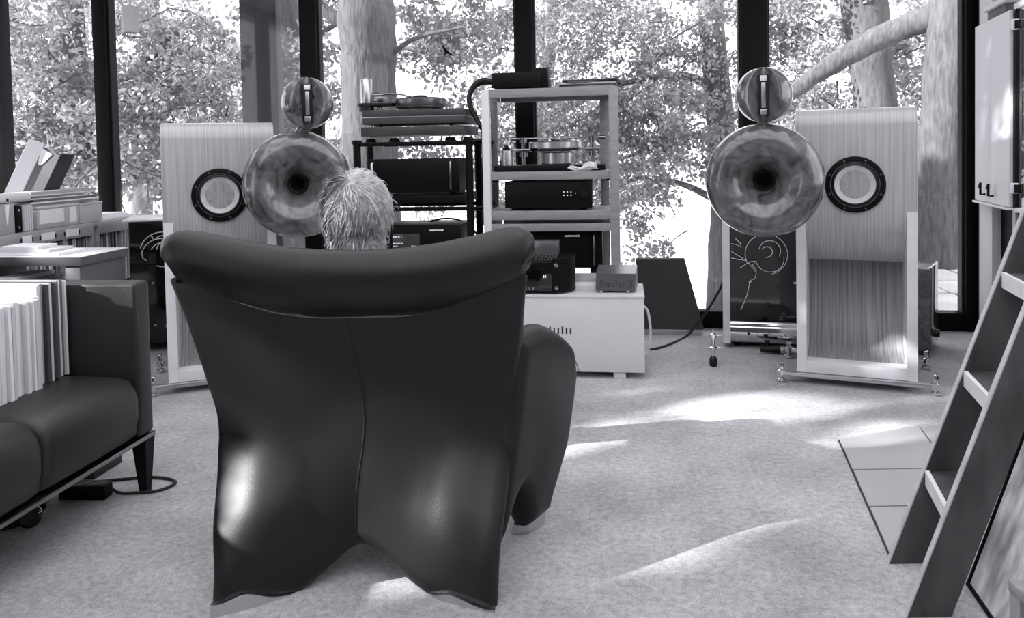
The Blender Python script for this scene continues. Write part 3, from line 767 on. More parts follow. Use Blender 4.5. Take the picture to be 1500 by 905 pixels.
def bass(px, D, label, right):
    p = CP(px, 400, D); p.z = 0
    q = CP(px+40,400,D); th = -math.atan2(q.x,q.y)*.8
    S = thing('bass_cabinet', p, th, label, 'bass cabinet')
    W, H = .52, .80
    b = B(); b.box((.0,.03,.045),(W,.40,H),.006); b.done('body', M_['amp_black'], S, local=True)
    if right:
        pr = [(.030,.16),(.012,.22),(.006,.30),(.012,.42),(.016,.55),(.006,.66),(.0,.80)]
        b = B(); V = b.grid([[(.012,y,z) for y,z in pr]+[(.012,y+.025,z) for y,z in pr[::-1]],[(W,y,z) for y,z in pr]+[(W,y+.025,z) for y,z in pr[::-1]]], closed_u=True)
        b.bm.faces.new(V[0]); b.bm.faces.new(V[1][::-1]); fp = b.done('front_panel', M_['piano_black'], S, local=True, smooth=60)
        pr = [(.034,.165),(.016,.150),(.004,.120),(.0,.085),(.004,.050),(.02,.035)]
        b = B(); V = b.grid([[(.012,y,z) for y,z in pr]+[(.012,y+.02,z) for y,z in pr[::-1]],[(W,y,z) for y,z in pr]+[(W,y+.02,z) for y,z in pr[::-1]]], closed_u=True)
        b.bm.faces.new(V[0]); b.bm.faces.new(V[1][::-1]); sk = b.done('chrome_skirt', M_['chrome'], S, local=True, smooth=60)
        b = B(); b.cyl((.115,.0,.095),(.115,-.008,.095),.008,n=14); b.done('screw', M_['amp_black'], sk, local=True)
        b = B(); b.box((.165,-.004,.075),(.169,.002,.105)); b.done('switch', M_['amp_black'], sk, local=True)
        # wavy pale side panel
        sidep = [(-.004,.03),(-.012,.20),(-.006,.36),(-.020,.50),(-.024,.62),(-.016,.72),(-.012,.81),(.38,.81),(.38,.03)]
        b = B(); b.prism([(-.030,y,z) for y,z in sidep],(.042,0,0)); b.done('side_panel', M_['ply_edge'], S, local=True)
    else:
        b = B(); b.box((.004,.012,.055),(W-.004,.034,H+.01),.004); fp = b.done('front_panel', M_['piano_black'], S, local=True)
        b = B(); b.box((-.03,.006,.02+H-.01),(W,.40,.02+H+.004),.002); b.done('top_panel', M_['ply_edge'], S, local=True)
    for ln in (SCROLL if right else SCROLL2):
        b = B(); b.tube([(x+.012,(-.012 if right else .0105) ,z+(.02 if right else .04)) for x,z in ln], .0022 if right else .0026, 5); b.done('etched_line', M_['etch'], fp, local=True)
    for (x,z) in (((.125,.40),(.375,.40)) if right else ((.125,.72),(.13,.43),(.135,.17))):
        b = B(); b.lathe([(0,0),(.009,0),(.008,.005),(0,.007)],14,Matrix.Translation((x,.004 if right else .012,z)) @ Matrix.Rotation(R(90),4,'X')); b.done('rivet', M_['chrome'], fp, local=True)
    for x in (.05,W-.05):
        for y in (.07,.36):
            b = B(); b.cyl((x,y,0),(x,y,.046),.014,.022,n=12); b.done('foot', M_['black_steel'], S, local=True)
    if not right:
        text('lettering','lan', .055, Matrix.Translation((.185,.0115,.145)) @ Matrix.Rotation(R(90),4,'X'), M_['cable_grey'], fp, shear=.3)
    return S
BR = bass(1066, 4.62, 'black glossy bass cabinet etched with a scroll, under the right horn', True)
BL = bass(189, 4.75, 'black glossy bass cabinet beside the record shelf, etched with a crescent scroll', False)
# bronze-coloured plug lying before the right bass cabinet
q = AZ(1135,507); q2 = AZ(1150,512)
hp = thing('tonearm_tool', AZ(1140,512), 0, 'small chrome and black plug lying before the right bass cabinet', 'plug')
hp.location = AZ(1140,519); TM[hp.name] = Matrix.Translation(hp.location)
b = B(); b.cyl((-.10,0,.03),(.01,.0,.028),.016,.024,n=16); b.done('handle', M_['rubber'], hp, local=True)
b = B(); b.lathe([(0,0),(.022,0),(.024,.02),(.018,.03),(.024,.04),(.018,.05),(.024,.06),(.014,.09),(0,.09)],16,Matrix.Translation((.01,0,.026)) @ Matrix.Rotation(R(90),4,'Y')); b.done('barrel', M_['chrome'], hp, local=True)
b = B(); b.cyl((-.06,0,.05),(-.06,0,.085),.010,.016,n=12); b.done('knob', M_['rubber'], hp, local=True)
# free-standing spiked foot left of the right bass cabinet
q = AZ(1045,536); ft = thing('spike_stand', q, 0, 'slim black and chrome adjustable spike foot standing alone on the carpet', 'stand foot')
b = B(); b.lathe([(0,0),(.018,0),(.022,.01),(.022,.04),(.016,.05),(.010,.055)],16); b.done('base', M_['rubber'], ft, local=True)
b = B(); b.lathe([(.010,.05),(.010,.09),(.024,.095),(.024,.105),(.009,.11),(.009,.15),(.018,.155),(.018,.175),(.007,.18),(.007,.20),(0,.20)],16); b.done('spindle', M_['chrome'], ft, local=True)
b = B(); b.box((.0,-.006,.098),(.085,.006,.104),.002); b.box((.0,-.006,.165),(.085,.006,.171),.002); b.done('bracket', M_['chrome'], ft, local=True)
# small dark amplifier box right of the right loudspeaker
q = CP(1348,400,4.35); q.z=0; am = thing('subwoofer', q, -.45, 'dark narrow box standing behind the right loudspeaker', 'subwoofer')
b = B(); b.box((-.17,.0,.03),(.055,.36,.50),.012); b.done('body', M_['burl'], am, local=True)
b = B(); b.cyl((.055,.06,.13),(.09,.06,.13),.022,n=14); b.done('knob', M_['rubber'], am, local=True)
for (x,y) in ((-.13,.03),(.03,.03),(-.13,.32),(.03,.32)):
    b = B(); b.cyl((x,y,0),(x,y,.032),.012,.018,n=10); b.done('foot', M_['rubber'], am, local=True)

# ------------------------------------------------------------------ racks
def rect(px0,py0,px1,py1,Y):                 # metric rectangle of a frontal face
    c = AY((px0+px1)/2,(py0+py1)/2,Y); s = abs(AY(px1,(py0+py1)/2,Y).x-AY(px0,(py0+py1)/2,Y).x); h = abs(AY((px0+px1)/2,py0,Y).z-AY((px0+px1)/2,py1,Y).z)
    return c.x-s/2, c.x+s/2, c.z-h/2, c.z+h/2
def pbox(px0,py0,px1,py1,Y,d,name,m,parent=None,bev=.002,**k):
    x0,x1,z0,z1 = rect(px0,py0,px1,py1,Y); b = B(); b.box((x0,Y,z0),(x1,Y+d,z1),bev); return b.done(name,m,parent,**k)
YK = 4.54
x0,x1,_,_ = rect(517,200,706,220,YK)
z1 = AY(610,210,YK).z; zm = AY(650,306,YK).z
rk = thing('hifi_rack', ((x0+x1)/2,YK+.25,0), 0, 'black tubular equipment rack with round posts, left of the pale wooden one', 'rack')
for (px,dy) in ((524,.02),(543,.46),(688,.02),(701,.46)):
    c = AY(px,260,YK+dy); b = B(); b.cyl((c.x,YK+dy,0),(c.x,YK+dy,z1+.012),.023,n=18); b.done('post', M_['rack_black'], rk)
    b = B(); b.lathe([(.023,0),(.031,.002),(.031,.022),(.024,.026),(0,.026)],18,Matrix.Translation((c.x,YK+dy,z1))); b.done('post_cap', M_['rack_black'], rk)
for z in (z1, zm, zm-.42, .10):
    b = B()
    b.box((x0+.01,YK+.0,z-.012),(x1-.01,YK+.035,z+.012),.004); b.box((x0+.05,YK+.44,z-.012),(x1-.01,YK+.475,z+.012),.004)
    b.box((x0+.01,YK,z-.010),(x0+.045,YK+.47,z+.010),.004); b.box((x1-.045,YK,z-.010),(x1-.01,YK+.47,z+.010),.004); b.done('shelf_frame', M_['rack_black'], rk)
for px in (543,578,660,686):
    c = AY(px,203,YK+.06); b = B(); b.cyl((c.x,YK+.06,z1+.012),(c.x,YK+.06,z1+.035),.035,.025,n=16); b.done('puck', M_['rack_black'], rk)
zb0 = AY(600,198,YK).z; 
isb = pbox(528,185,679,198,YK-.01,.46,'isolation_board',M_['board_grey'])
tag(isb,'dark grey slab carrying the turntable on the black rack','board')
# turntable one
xa,xb,za,zb = rect(530,160,679,181,YK)
tt = thing('turntable', ((xa+xb)/2,YK+.22,za), 0, 'dark turntable with silver motor tower, on top of the black rack', 'turntable')
b = B(); b.box((xa,YK,(za+zb)/2+.002),(xb,YK+.44,zb),.003); b.done('plinth', M_['board_grey'], tt)
b = B(); b.box((xa+.001,YK-.001,(za+zb)/2-.0025),(xb-.001,YK+.44,(za+zb)/2+.002)); b.done('plinth_inlay', M_['silver'], tt, smooth=0)
b = B(); b.box((xa,YK,za),(xb,YK+.44,(za+zb)/2-.0025),.003); b.done('plinth', M_['board_grey'], tt)
for px in (552,665):
    c = AY(px,183,YK+.06); b = B(); b.lathe([(0,0),(.02,0),(.035,.012),(.03,za-zb0+.001),(0,za-zb0+.001)],18,Matrix.Translation((c.x,YK+.08,zb0))); b.done('foot', M_['dark_chrome'], tt)
c = AY(614,150,YK+.2); s = YK/FPX
b = B(); Mp = Matrix.Translation((c.x,YK+.22,zb))
b.lathe([(0,.0),(.125,.0),(.125,.010),(.140,.012),(.150,.022),(.150,.026),(.10,.026)],48,Mp); b.done('sub_platter', M_['silver_dark'], tt)
b = B(); b.lathe([(.10,.027),(.158,.027),(.160,.030),(.160,.072),(.157,.075),(0,.075)],56,Mp); b.done('platter', M_['silver_dark'], tt)
b = B(); b.lathe([(0,.075),(.150,.075),(.150,.078),(0,.079)],48,Mp); b.done('record', M_['vinyl'], tt)
b = B(); b.lathe([(0,.078),(.040,.078),(.046,.090),(.046,.096),(.0,.098)],24,Mp); b.done('record_clamp', M_['dark_chrome'], tt)
c = AY(537,150,YK+.12); zt = AY(537,114,YK+.12).z
b = B(); b.cyl((c.x,YK+.12,zb),(c.x,YK+.12,zb+.03),.045,n=20); b.box((c.x-.04,YK+.08,zb+.03),(c.x+.17,YK+.18,zb+.05),.004); b.done('motor_base', M_['rubber'], tt)
b = B(); b.lathe([(0,0),(.036,0),(.037,.004),(.037,zt-zb-.062),(.034,zt-zb-.058),(.012,zt-zb-.058),(.012,zt-zb-.05),(0,zt-zb-.05)],28,Matrix.Translation((c.x,YK+.12,zb+.05))); b.done('motor_tower', M_['silver'], tt)
ap = AY(556,148,YK+.16)
b = B(); b.cyl((ap.x,YK+.16,zb),(ap.x,YK+.16,zb+.095),.018,n=14); b.box((ap.x-.03,YK+.12,zb+.06),(ap.x+.03,YK+.20,zb+.09),.004); b.cyl((ap.x-.05,YK+.14,zb+.1),(ap.x,YK+.16,zb+.1),.018,n=12); b.done('tonearm_base', M_['dark_chrome'], tt)
b = B(); b.tube([(ap.x-.03,YK+.15,zb+.10),(ap.x+.06,YK+.14,zb+.105),(ap.x+.15,YK+.15,zb+.10),(ap.x+.18,YK+.17,zb+.088)], .006, 8); b.box((ap.x+.17,YK+.16,zb+.082),(ap.x+.20,YK+.18,zb+.095),.002); b.done('tonearm', M_['dark_chrome'], tt)
# upper amplifier of the black rack
zsh = AY(628,285,YK).z
bd = pbox(560,286,680,298,YK+.0,.42,'isolation_board',M_['rack_black']); tag(bd,'black slab under the amplifier on the middle tier of the black rack','board')
b = B(); zlo = zm+.012; zhi = AY(620,298,YK).z
for px in (590,665):
    c = AY(px,300,YK+.1); b.cyl((c.x,YK+.1,zlo),(c.x,YK+.1,zhi),.018,n=12)
b.done('puck', M_['rack_black'], rk)
def amp(px0,py0,px1,py1,Y,label,logo=None,handles=True,screen=False,leds=False,foot_z=None,dep=.36):
    x0,x1,z0,z1 = rect(px0,py0,px1,py1,Y)
    a = thing('amplifier', ((x0+x1)/2,Y+dep/2,z0-.012), 0, label, 'amplifier')
    b = B(); b.box((x0,Y+.012,z0),(x1,Y+dep,z1),.003); b.done('chassis', M_['amp_black'], a)
    b = B(); b.box((x0-.004,Y,z0-.002),(x1+.004,Y+.014,z1+.003),.003); f = b.done('front_plate', M_['amp_black'], a)
    fz = z0-.014 if foot_z is None else foot_z
    for x in (x0+.05,x1-.05):
        for y in (Y+.05,Y+dep-.05):
            b = B(); b.cyl((x,y,fz),(x,y,z0),.020,.024,n=14); b.done('foot', M_['rubber'], a)
    if handles:
        for x in (x0+.025,x1-.045):
            b = B(); b.tube([(x,Y,z0+.02),(x,Y-.03,z0+.022),(x,Y-.034,z0+.03),(x,Y-.034,z1-.03),(x,Y-.03,z1-.022),(x,Y,z1-.02)], .007, 10)
            b.done('handle', M_['silver'] if x<(x0+x1)/2 and not logo else M_['dark_chrome'], a)
    if logo:
        s_ = (x1-x0)
        text('lettering', 'audiomonck', .0175, mw(a).inverted() @ Matrix.Translation((x0+s_*.60,Y-.0008,z1-.035)) @ Matrix.Rotation(R(90),4,'X'), M_['print_white'], f, bold=True)
    if leds:
        for i in range(3):
            for j in range(2):
                c = AY(826+i*5.2,281+j*5,Y); b = B(); b.cyl((c.x,Y-.002,c.z),(c.x,Y+.002,c.z),.0036,n=8); b.done('indicator', M_['print_white'], f)
        c = AY(843,283,Y); b = B(); b.cyl((c.x,Y-.002,c.z),(c.x,Y+.002,c.z),.0028,n=8); b.done('indicator', M_['print_white'], f)
        c = AY(855,284,Y); b = B(); b.cyl((c.x,Y-.02,c.z),(c.x,Y+.002,c.z),.020,n=24); b.done('knob', M_['rubber'], f)
    return a, f, (x0,x1,z0,z1)
amp(541,233,672,282,YK+.02,'black amplifier with two bar handles on the middle tier of the black rack')
a2,f2,(ax0,ax1,az0,az1) = amp(563,330,674,382,YK+.06,'black amplifier with a small screen, behind the listener\'s head',logo=True,handles=False,foot_z=zm-.42+.01)
sx0,sx1,sz0,sz1 = rect(575,342,615,370,YK+.06)
b = B(); b.box((sx0,YK+.058,sz0),(sx1,YK+.064,sz1),.001); scn = b.done('screen', M_['screen'], f2)
def tx(body,px,py,sz): 
    p = AY(px,py,YK+.0575); text('lettering',body,sz,mw(a2).inverted() @ Matrix.Translation(p) @ Matrix.Rotation(R(90),4,'X'),M_['print_white'],f2,bold=True)
tx('INPUT 1',575.5,348.5,.0155); tx('BALANCED XLR',576,357.2,.0085); tx('VOL 78',576,361.2,.0085); tx('PHASE',576,365.2,.0085); tx('STATUS',602.5,361,.0075)
c = AY(609,364.5,YK+.057); b = B(); b.cyl((c.x,YK+.055,c.z),(c.x,YK+.06,c.z),.0062,n=14); b.done('indicator', M_['print_white'], f2)
b = B(); b.tube(spline([AY(628,325,YK+.3),AY(645,320.5,YK+.3),AY(660,320,YK+.3),AY(675,323,YK+.3),AY(690,333,YK+.3),AY(699,345,YK+.3),AY(701,360,YK+.3)],5), .006, 8); tag(b.done('signal_cable', M_['cable']),'thin black cable arching above the screen amplifier','cable')

# pale wooden rack
YM = 4.54
wr_ = thing('hifi_rack', (AY(807,300,YM).x,YM+.25,0), 0, 'pale wooden frame rack holding the second turntable', 'rack')
zt = AY(805,129,YM).z
for (px0,px1,dy) in ((707,718,0),(893,907,0),(720,729,.46),(880,892,.46)):
    xa = AY(px0,250,YM+dy).x; xb = AY(px1,250,YM+dy).x
    b = B(); b.box((xa,YM+dy,0),(xb,YM+dy+.05,zt),.003); b.done('post', M_['white_paint'] if px0<730 and dy==0 else M_['maple'], wr_)
xl = AY(707,250,YM).x; xr = AY(907,250,YM).x
for (py0,py1) in ((130,141),(328,339)):
    z0_ = AY(805,py1,YM).z; z1_ = AY(805,py0,YM).z
    for dy in (.002,.47):
        b = B(); b.box((xl+.045,YM+dy,z0_),(xr-.054,YM+dy+.035,z1_),.002); b.done('rail', M_['maple'], wr_)
    for x in (xl+.006,xr-.045):
        b = B(); b.box((x,YM+.05,z0_),(x+.035,YM+.47,z1_),.002); b.done('rail', M_['maple'], wr_)
z0_ = AY(805,130,YM).z; b = B(); b.box((xl+.004,YM+.004,z0_-.006),(xr-.004,YM+.50,z0_+.006),.002); b.done('top_board', M_['maple'], wr_)
def tier(px0,py0,px1,py1):
    o = pbox(px0,py0,px1,py1,YM+.01,.44,'shelf_board',M_['maple'],wr_); return AY((px0+px1)/2,py0,YM+.01).z
zs1 = tier(712,251,892,263); zs2 = tier(712,309,892,322); zs3 = AY(805,328,YM).z
b = B(); b.box((xl+.03,YM+.02,.30),(xr-.03,YM+.46,.33),.002); b.done('shelf_board', M_['maple'], wr_)
for z in (zs1,zs2):
    for x in (xl+.045,xr-.075):
        b = B(); b.cyl((x+.012,YM+.10,z-.06),(x+.012,YM+.10,z-.045),.016,n=12); b.done('shelf_pin', M_['black_steel'], wr_)
# turntable two
c = AY(814,230,YM+.2)
t2 = thing('turntable', (c.x,YM+.22,zs1), 0, 'silver belt-drive turntable with two tonearms, inside the pale wooden rack', 'turntable')
xa,xb,za,zb = rect(722,241,886,250,YM+.05); zb = zs1+.036
b = B(); b.box((xa,YM+.05,zs1+.004),(xb,YM+.40,zb),.004); b.done('plinth', M_['amp_black'], t2)
for x in (xa+.05,xb-.05):
    for y in (YM+.08,YM+.37):
        b = B(); b.cyl((x,y,zs1),(x,y,zs1+.006),.02,n=12); b.done('foot', M_['rubber'], t2)
Mp = Matrix.Translation((c.x,YM+.22,zb))
b = B(); b.lathe([(0,0),(.085,0),(.092,.006),(.094,.07),(.088,.076),(0,.076)],48,Mp); b.done('bearing_housing', M_['silver'], t2)
b = B(); b.lathe([(0,.080),(.10,.080),(.15,.084),(.15,.096),(0,.096)],48,Mp); b.done('sub_platter', M_['rubber'], t2)
b = B(); b.lathe([(0,.098),(.158,.098),(.162,.102),(.162,.134),(.158,.138),(0,.138)],56,Mp); b.done('platter', M_['silver'], t2)
b = B(); b.lathe([(0,.138),(.152,.138),(.152,.141),(.03,.142),(.03,.150),(0,.152)],48,Mp); b.done('record', M_['vinyl'], t2)
cm = AY(742,230,YM+.15); b = B(); b.lathe([(0,0),(.044,0),(.044,.05),(.040,.09),(.030,.094),(0,.094)],28,Matrix.Translation((cm.x,YM+.15,zb))); mt = b.done('motor', M_['silver'], t2)
b = B(); b.lathe([(0,.094),(.020,.094),(.022,.106),(.012,.112),(.010,.126),(0,.126)],18,Matrix.Translation((cm.x,YM+.15,zb))); b.done('motor_cap', M_['rubber'], mt)
for (px,sg) in ((767,1),(868,-1)):
    ca = AY(px,230,YM+.16)
    b = B(); b.cyl((ca.x,YM+.16,zb),(ca.x,YM+.16,zb+.16),.013,n=12); b.cyl((ca.x,YM+.16,zb+.05),(ca.x,YM+.16,zb+.075),.024,n=14); b.cyl((ca.x,YM+.16,zb+.135),(ca.x,YM+.16,zb+.165),.022,n=14)
    b.box((ca.x-.045,YM+.13,zb+.080),(ca.x+.045,YM+.19,zb+.098),.003); b.done('tonearm_post', M_['dark_chrome'], t2)
    b = B(); b.tube([(ca.x-sg*.06,YM+.16,zb+.158),(ca.x+sg*.08,YM+.15,zb+.160),(ca.x+sg*.17,YM+.18,zb+.157)],.0045,8); b.cyl((ca.x-sg*.075,YM+.16,zb+.158),(ca.x-sg*.04,YM+.16,zb+.158),.014,n=12); b.box((ca.x+sg*.17-.014,YM+.17,zb+.148),(ca.x+sg*.17+.014,YM+.195,zb+.160),.002); b.done('tonearm', M_['dark_chrome'], t2)
# crumpled cloth
b = B(); rr = random.Random(8); c = AY(857,243,YM+.03); rows=[]
b.sphere((0,0,0),1,20)
for v in b.bm.verts:
    k = 1+.22*math.sin(5*v.co.x+3*v.co.y)+.18*math.sin(7*v.co.z+4*v.co.x+1)
    v.co = Vector((v.co.x*.078*k, v.co.y*.022*k, max(-.016,v.co.z*.020*k+.012*math.sin(v.co.x*4))))
    v.co = v.co+Vector((c.x,YM+.034,zs1+.018))
tag(b.done('polishing_cloth', M_['cloth'], None, smooth=80),'crumpled white cloth on the shelf edge before the silver turntable','cloth')
amp(740,266,866,304,YM+.04,'black preamplifier with rows of white lights inside the pale wooden rack',handles=False,leds=True,foot_z=zs2)
b = B(); b.box((0,0,0),(1,1,1)); b.bm.free()
amp(748,338,881,392,YM+.10,'black power amplifier on the lowest tier of the pale wooden rack',logo=True,handles=True,foot_z=.33)
# black box on top and its thick cables
zt_ = z0_+.006
x0,x1,_,z1_ = rect(720,106,792,129,YM+.05)
pb2 = thing('power_supply', ((x0+x1)/2,YM+.2,zt_), 0, 'small black metal box with thick cables, on top of the pale rack', 'power supply')
b = B(); b.box((x0,YM+.05,zt_+.012),(x1,YM+.33,z1_),.003); bd_ = b.done('case', M_['rack_black'], pb2)
xe0,xe1,_,ze1 = rect(783,99,803,129,YM+.08)
b = B(); b.box((xe0,YM+.07,zt_+.012),(xe1,YM+.25,ze1),.003); b.done('side_block', M_['rack_black'], pb2)
for x in (x0+.05,x1-.04,x1+.02):
    b = B(); b.cyl((x,YM+.09,zt_),(x,YM+.09,zt_+.014),.014,n=12); b.done('foot', M_['rubber'], pb2)
b = B(); b.cyl((x1+.03,YM+.12,(zt_+z1_)/2+.01),(x1+.085,YM+.12,(zt_+z1_)/2+.01),.005,n=8); b.done('plug', M_['chrome'], pb2)
for k,(o1,rad) in enumerate(((0,.014),(5,.010))):
    b = B(); yk = YM+.12+.03*k
    b.tube(spline([AY(721,119+o1*.6,yk),AY(708,117+o1,yk),AY(697,122+o1,yk),AY(690,132+o1,yk),AY(686.5+o1*.4,145,yk),AY(690+o1*.4,160,yk),AY(697+o1*.3,172,yk),AY(704,186,yk-.02),AY(708,198,yk+.1),AY(709,260,yk+.16),AY(709,330,yk+.16)],5), rad, 10)
    tag(b.done('power_cable', M_['cable']), ('thicker' if k==0 else 'thinner')+' of two black cables drooping from the box on the pale rack','cable','cables at the pale rack')
# records lying on top
zz = zt_+.001; rr = random.Random(4)
for k in range(5):
    cx_ = AY(866+rr.uniform(-4,4),120,YM+.1).x; a = rr.uniform(-.2,.2)
    b = B(); b.box((-.165,-.155,0),(.165,.155,.0085),.001,M=Matrix.Translation((cx_,YM+.20,zz)) @ Matrix.Rotation(a,4,'Z'))
    tag(b.done('record_sleeve', [LPM[2],LPM[0],LPM[3],LPM[1],LPM[0]][k], None, smooth=0),['lowest','second lowest','middle','second highest','topmost'][k]+' record sleeve in the flat pile on the pale rack','record','records lying on the pale rack'); zz += .0095

# ------------------------------------------------------------------ white low cabinet and what stands on it
q0 = AZ(945,556); YC = q0.y; xr = q0.x; xl = AZ(640,556).x
zt = .435
wc = thing('low_cabinet', ((xl+xr)/2,YC+.19,0), 0, 'low white painted cabinet with a vent grille, on short feet', 'cabinet')
b = B()
b.box((xl,YC,.035),(xr,YC+.018,zt-.012),.002); fr_ = b.done('front_panel', M_['box_white'], wc)
b = B(); b.box((xl,YC+.018,.035),(xr,YC+.38,zt-.012),.003); b.done('body', M_['box_white'], wc)
b = B(); b.box((xl-.004,YC-.004,zt-.012),(xr+.004,YC+.385,zt),.003); b.done('top_board', M_['off_white'], wc)
for x in (xl+.06,(xl+xr)/2,xr-.13):
    b = B(); b.box((x-.032,YC+.01,0),(x+.032,YC+.36,.036),.002); b.done('foot', M_['box_white'], wc)
for k in range(17):
    px = 740+k*6.0; hgt = 10+6*math.sin(k*1.3)+ (4 if k%3 else -2)
    p = AY(px,488,YC); b = B(); b.box((p.x-.0045,YC-.0012,p.z-.004),(p.x+.0045,YC+.0008,p.z+.030+.006*math.sin(k*1.9)),.0005); b.done('vent_slot', M_['print_dark'], fr_)
# handle strap on its side
b = B(); b.tube(spline([(xr,YC+.12,.36),(xr+.022,YC+.12,.33),(xr+.034,YC+.12,.24),(xr+.026,YC+.12,.14),(xr,YC+.12,.10)],5), .007, 8); b.done('handle', M_['off_white'], wc)
# black amplifier with bulging side
x0,x1,z0_,z1_ = rect(718,377,832,424,YC+.06)
ba = thing('integrated_amplifier', ((x0+x1)/2,YC+.2,zt), 0, 'black amplifier with rounded cheeks and bright corner studs, on the white cabinet', 'amplifier')
zA, zB = zt+.015, zt+.185
poly = [(x0,YC+.03),(x1-.10,YC+.03),(x1-.04,YC+.045),(x1+.0,YC+.085),(x1+.02,YC+.14),(x1+.02,YC+.33),(x0,YC+.33)]
b = B(); b.prism([(x,y,zA) for x,y in poly],(0,0,zB-zA-.008)); bb = b.done('chassis', M_['amp_black'], ba, smooth=35)
b = B(); b.box((x0,YC+.024,zA+.004),(x1-.085,YC+.032,zB-.012),.002); b.done('front_plate', M_['piano_black'], ba)
b = B(); V = None
cheek = [(x1-.085,YC+.03),(x1-.03,YC+.042),(x1+.008,YC+.085),(x1+.028,YC+.14)]
b.prism([(x,y-.004,zA-.004) for x,y in cheek]+[(x+.004,y+.014,zA-.004) for x,y in cheek[::-1]],(0,0,zB-zA+.006)); b.done('side_cheek', M_['rack_black'], ba, smooth=50)
for z in (zA+.02,zB-.03):
    b = B(); b.lathe([(0,0),(.010,0),(.009,.006),(0,.009)],14,Matrix.Translation((x1-.06,YC+.030,z)) @ Matrix.Rotation(R(90),4,'X')); b.done('stud', M_['chrome'], ba)
b = B()
for k in range(20): b.box((x0+.02+k*.017,YC+.06,zB-.008),(x0+.028+k*.017,YC+.30,zB+.004))
b.done('cooling_fins', M_['silver_dark'], ba, smooth=0)
for (dx,h_) in ((0,.014),(.010,.014)):
    b = B(); p = AY(796,407,YC+.02); b.box((p.x+dx,YC+.0225,p.z),(p.x+dx+.004,YC+.0245,p.z+h_)); b.done('indicator', M_['print_white'], ba, smooth=0)
for k in range(12):
    b = B(); x = x0+.02+k*.019; b.box((x,YC+.0222,zA+.012),(x+.009,YC+.0242,zA+.024)); b.done('button', M_['cable_grey'], ba, smooth=0)
for x in (x0+.05,x1-.06):
    b = B(); b.cyl((x,YC+.08,zt),(x,YC+.08,zA),.018,.022,n=14); b.done('foot', M_['silver'], ba)
b = B(); xh0 = AY(781,360,YC+.18).x; xh1 = AY(818,360,YC+.18).x
b.box((xh0,YC+.20,zB),(xh1,YC+.30,zB+.075),.004); b.done('transformer_cover', M_['silver_dark'], ba)
# silver nameplate box
x0,x1,z0_,z1_ = rect(872,401,930,422,YC+.08)
ns = thing('nameplate_box', ((x0+x1)/2,YC+.14,zt), 0, 'silver wedge-shaped display box lettered Incito S, on the white cabinet', 'nameplate')
za = zt+.012
b = B(); b.prism([(x0,YC+.08,za),(x0+.004,YC+.088,z1_),(x0+.015,YC+.20,z1_+.03),(x0+.015,YC+.20,za)],(x1-x0,0,0)); nb = b.done('body', M_['silver_dark'], ns, smooth=0)
text('lettering','Incito S',.058,mw(ns).inverted() @ Matrix.Translation((x0+.018,YC+.0812,za+.018)) @ Matrix.Rotation(R(90)-.105,4,'X'),M_['print_dark'],nb,shear=.25,ext=.001)
for x in (x0+.03,x1-.04):
    b = B(); b.cyl((x,YC+.11,zt),(x,YC+.11,za),.012,n=12); b.done('foot', M_['chrome'], ns)
# papers between
x0 = AY(842,405,YC+.2).x; x1 = AY(885,405,YC+.2).x
for k in range(3):
    b = B(); b.box((x0-.01*k,YC+.16,zt+.001+k*.022),(x1+.01*k,YC+.33,zt+.0225+k*.022),.001); tag(b.done('brochure', [M_['paper2'],M_['paper'],M_['paper3']][k], None, smooth=0),['bottom','middle','top'][k]+' brochure of the small pile behind the lettered display box','brochure','brochures on the white cabinet')
# dark leaning board by the window
pA, pB = AZ(950,488), AZ(1031,483); 
lb = thing('leaning_board', (pA.x+.2,pA.y,0), 0, 'large black board with a slanted side, standing before the window', 'board')
Yl = min(pA.y,pB.y)-.02
X_ = lambda px,py: AY(px,py,Yl).x
zz = AY(980,384,Yl).z
b = B(); b.prism([(X_(930,480),Yl,.035),(X_(1031,480),Yl,.035),(X_(1005,384),Yl+.12,zz),(X_(932,384),Yl+.12,zz)],(0,.03,.008)); b.done('panel', M_['panel_black'], lb, smooth=0)
b = B(); b.box((X_(930,480),Yl-.02,0),(X_(1028,480),Yl+.05,.034),.002); b.done('base_rail', M_['aluminium'], lb)
b = B(); b.tube(spline([AZ(950,513),AZ(965,511),AZ(985,504),AZ(1005,494)]+[CP(1020,478,4.9),CP(1035,458,4.85),CP(1046,440,4.8),CP(1055,424,4.75),CP(1062,405,4.7)],5), .008, 8)
for v in b.bm.verts: v.co.z += .006
tag(b.done('speaker_cable', M_['cable']),'black cable rising from the carpet to the right bass cabinet','cable')
# ------------------------------------------------------------------ record shelf on the left
BX = -3.27; ZB = .80
def by(px, z=.78): 
    # depth on the shelf front under a picture column
    lo = AX(px,330,BX); return lo.y
ys = [by(49), by(92), by(139), by(177)]; yend = by(209)
bk = thing('record_shelf', (BX-.18,4.0,0), 0, 'long low wooden shelf packed with records, along the left windows', 'shelf')
ystart = 1.6
b = B(); b.box((BX-.38,ystart,ZB-.024),(BX+.004,yend,ZB),.002); b.done('top_board', M_['shelf_wood'], bk)
b = B(); b.box((BX-.02,ystart,ZB-.075),(BX+.006,by(134),ZB-.001),.002); b.done('fascia', M_['shelf_wood'], bk)
b = B(); b.box((BX-.02,by(142),ZB-.075),(BX+.006,yend,ZB-.001),.002); b.done('fascia', M_['shelf_wood'], bk)
b = B(); b.box((BX-.38,ystart,0),(BX-.365,yend,ZB-.024)); b.done('back_board', M_['shelf_wood'], bk)
for z in (.03,.40):
    b = B(); b.box((BX-.365,ystart,z),(BX,yend,z+.022),.002); b.done('shelf_board', M_['shelf_wood'], bk)
divs = [(ystart,.02),(2.05,.02),(2.5,.02),(2.95,.02),(3.4,.02),(ys[0],.014),(ys[1],.014),(by(134),.02),(by(142)-.02+.02,.02),(ys[3],.014),(yend-.02,.02)]
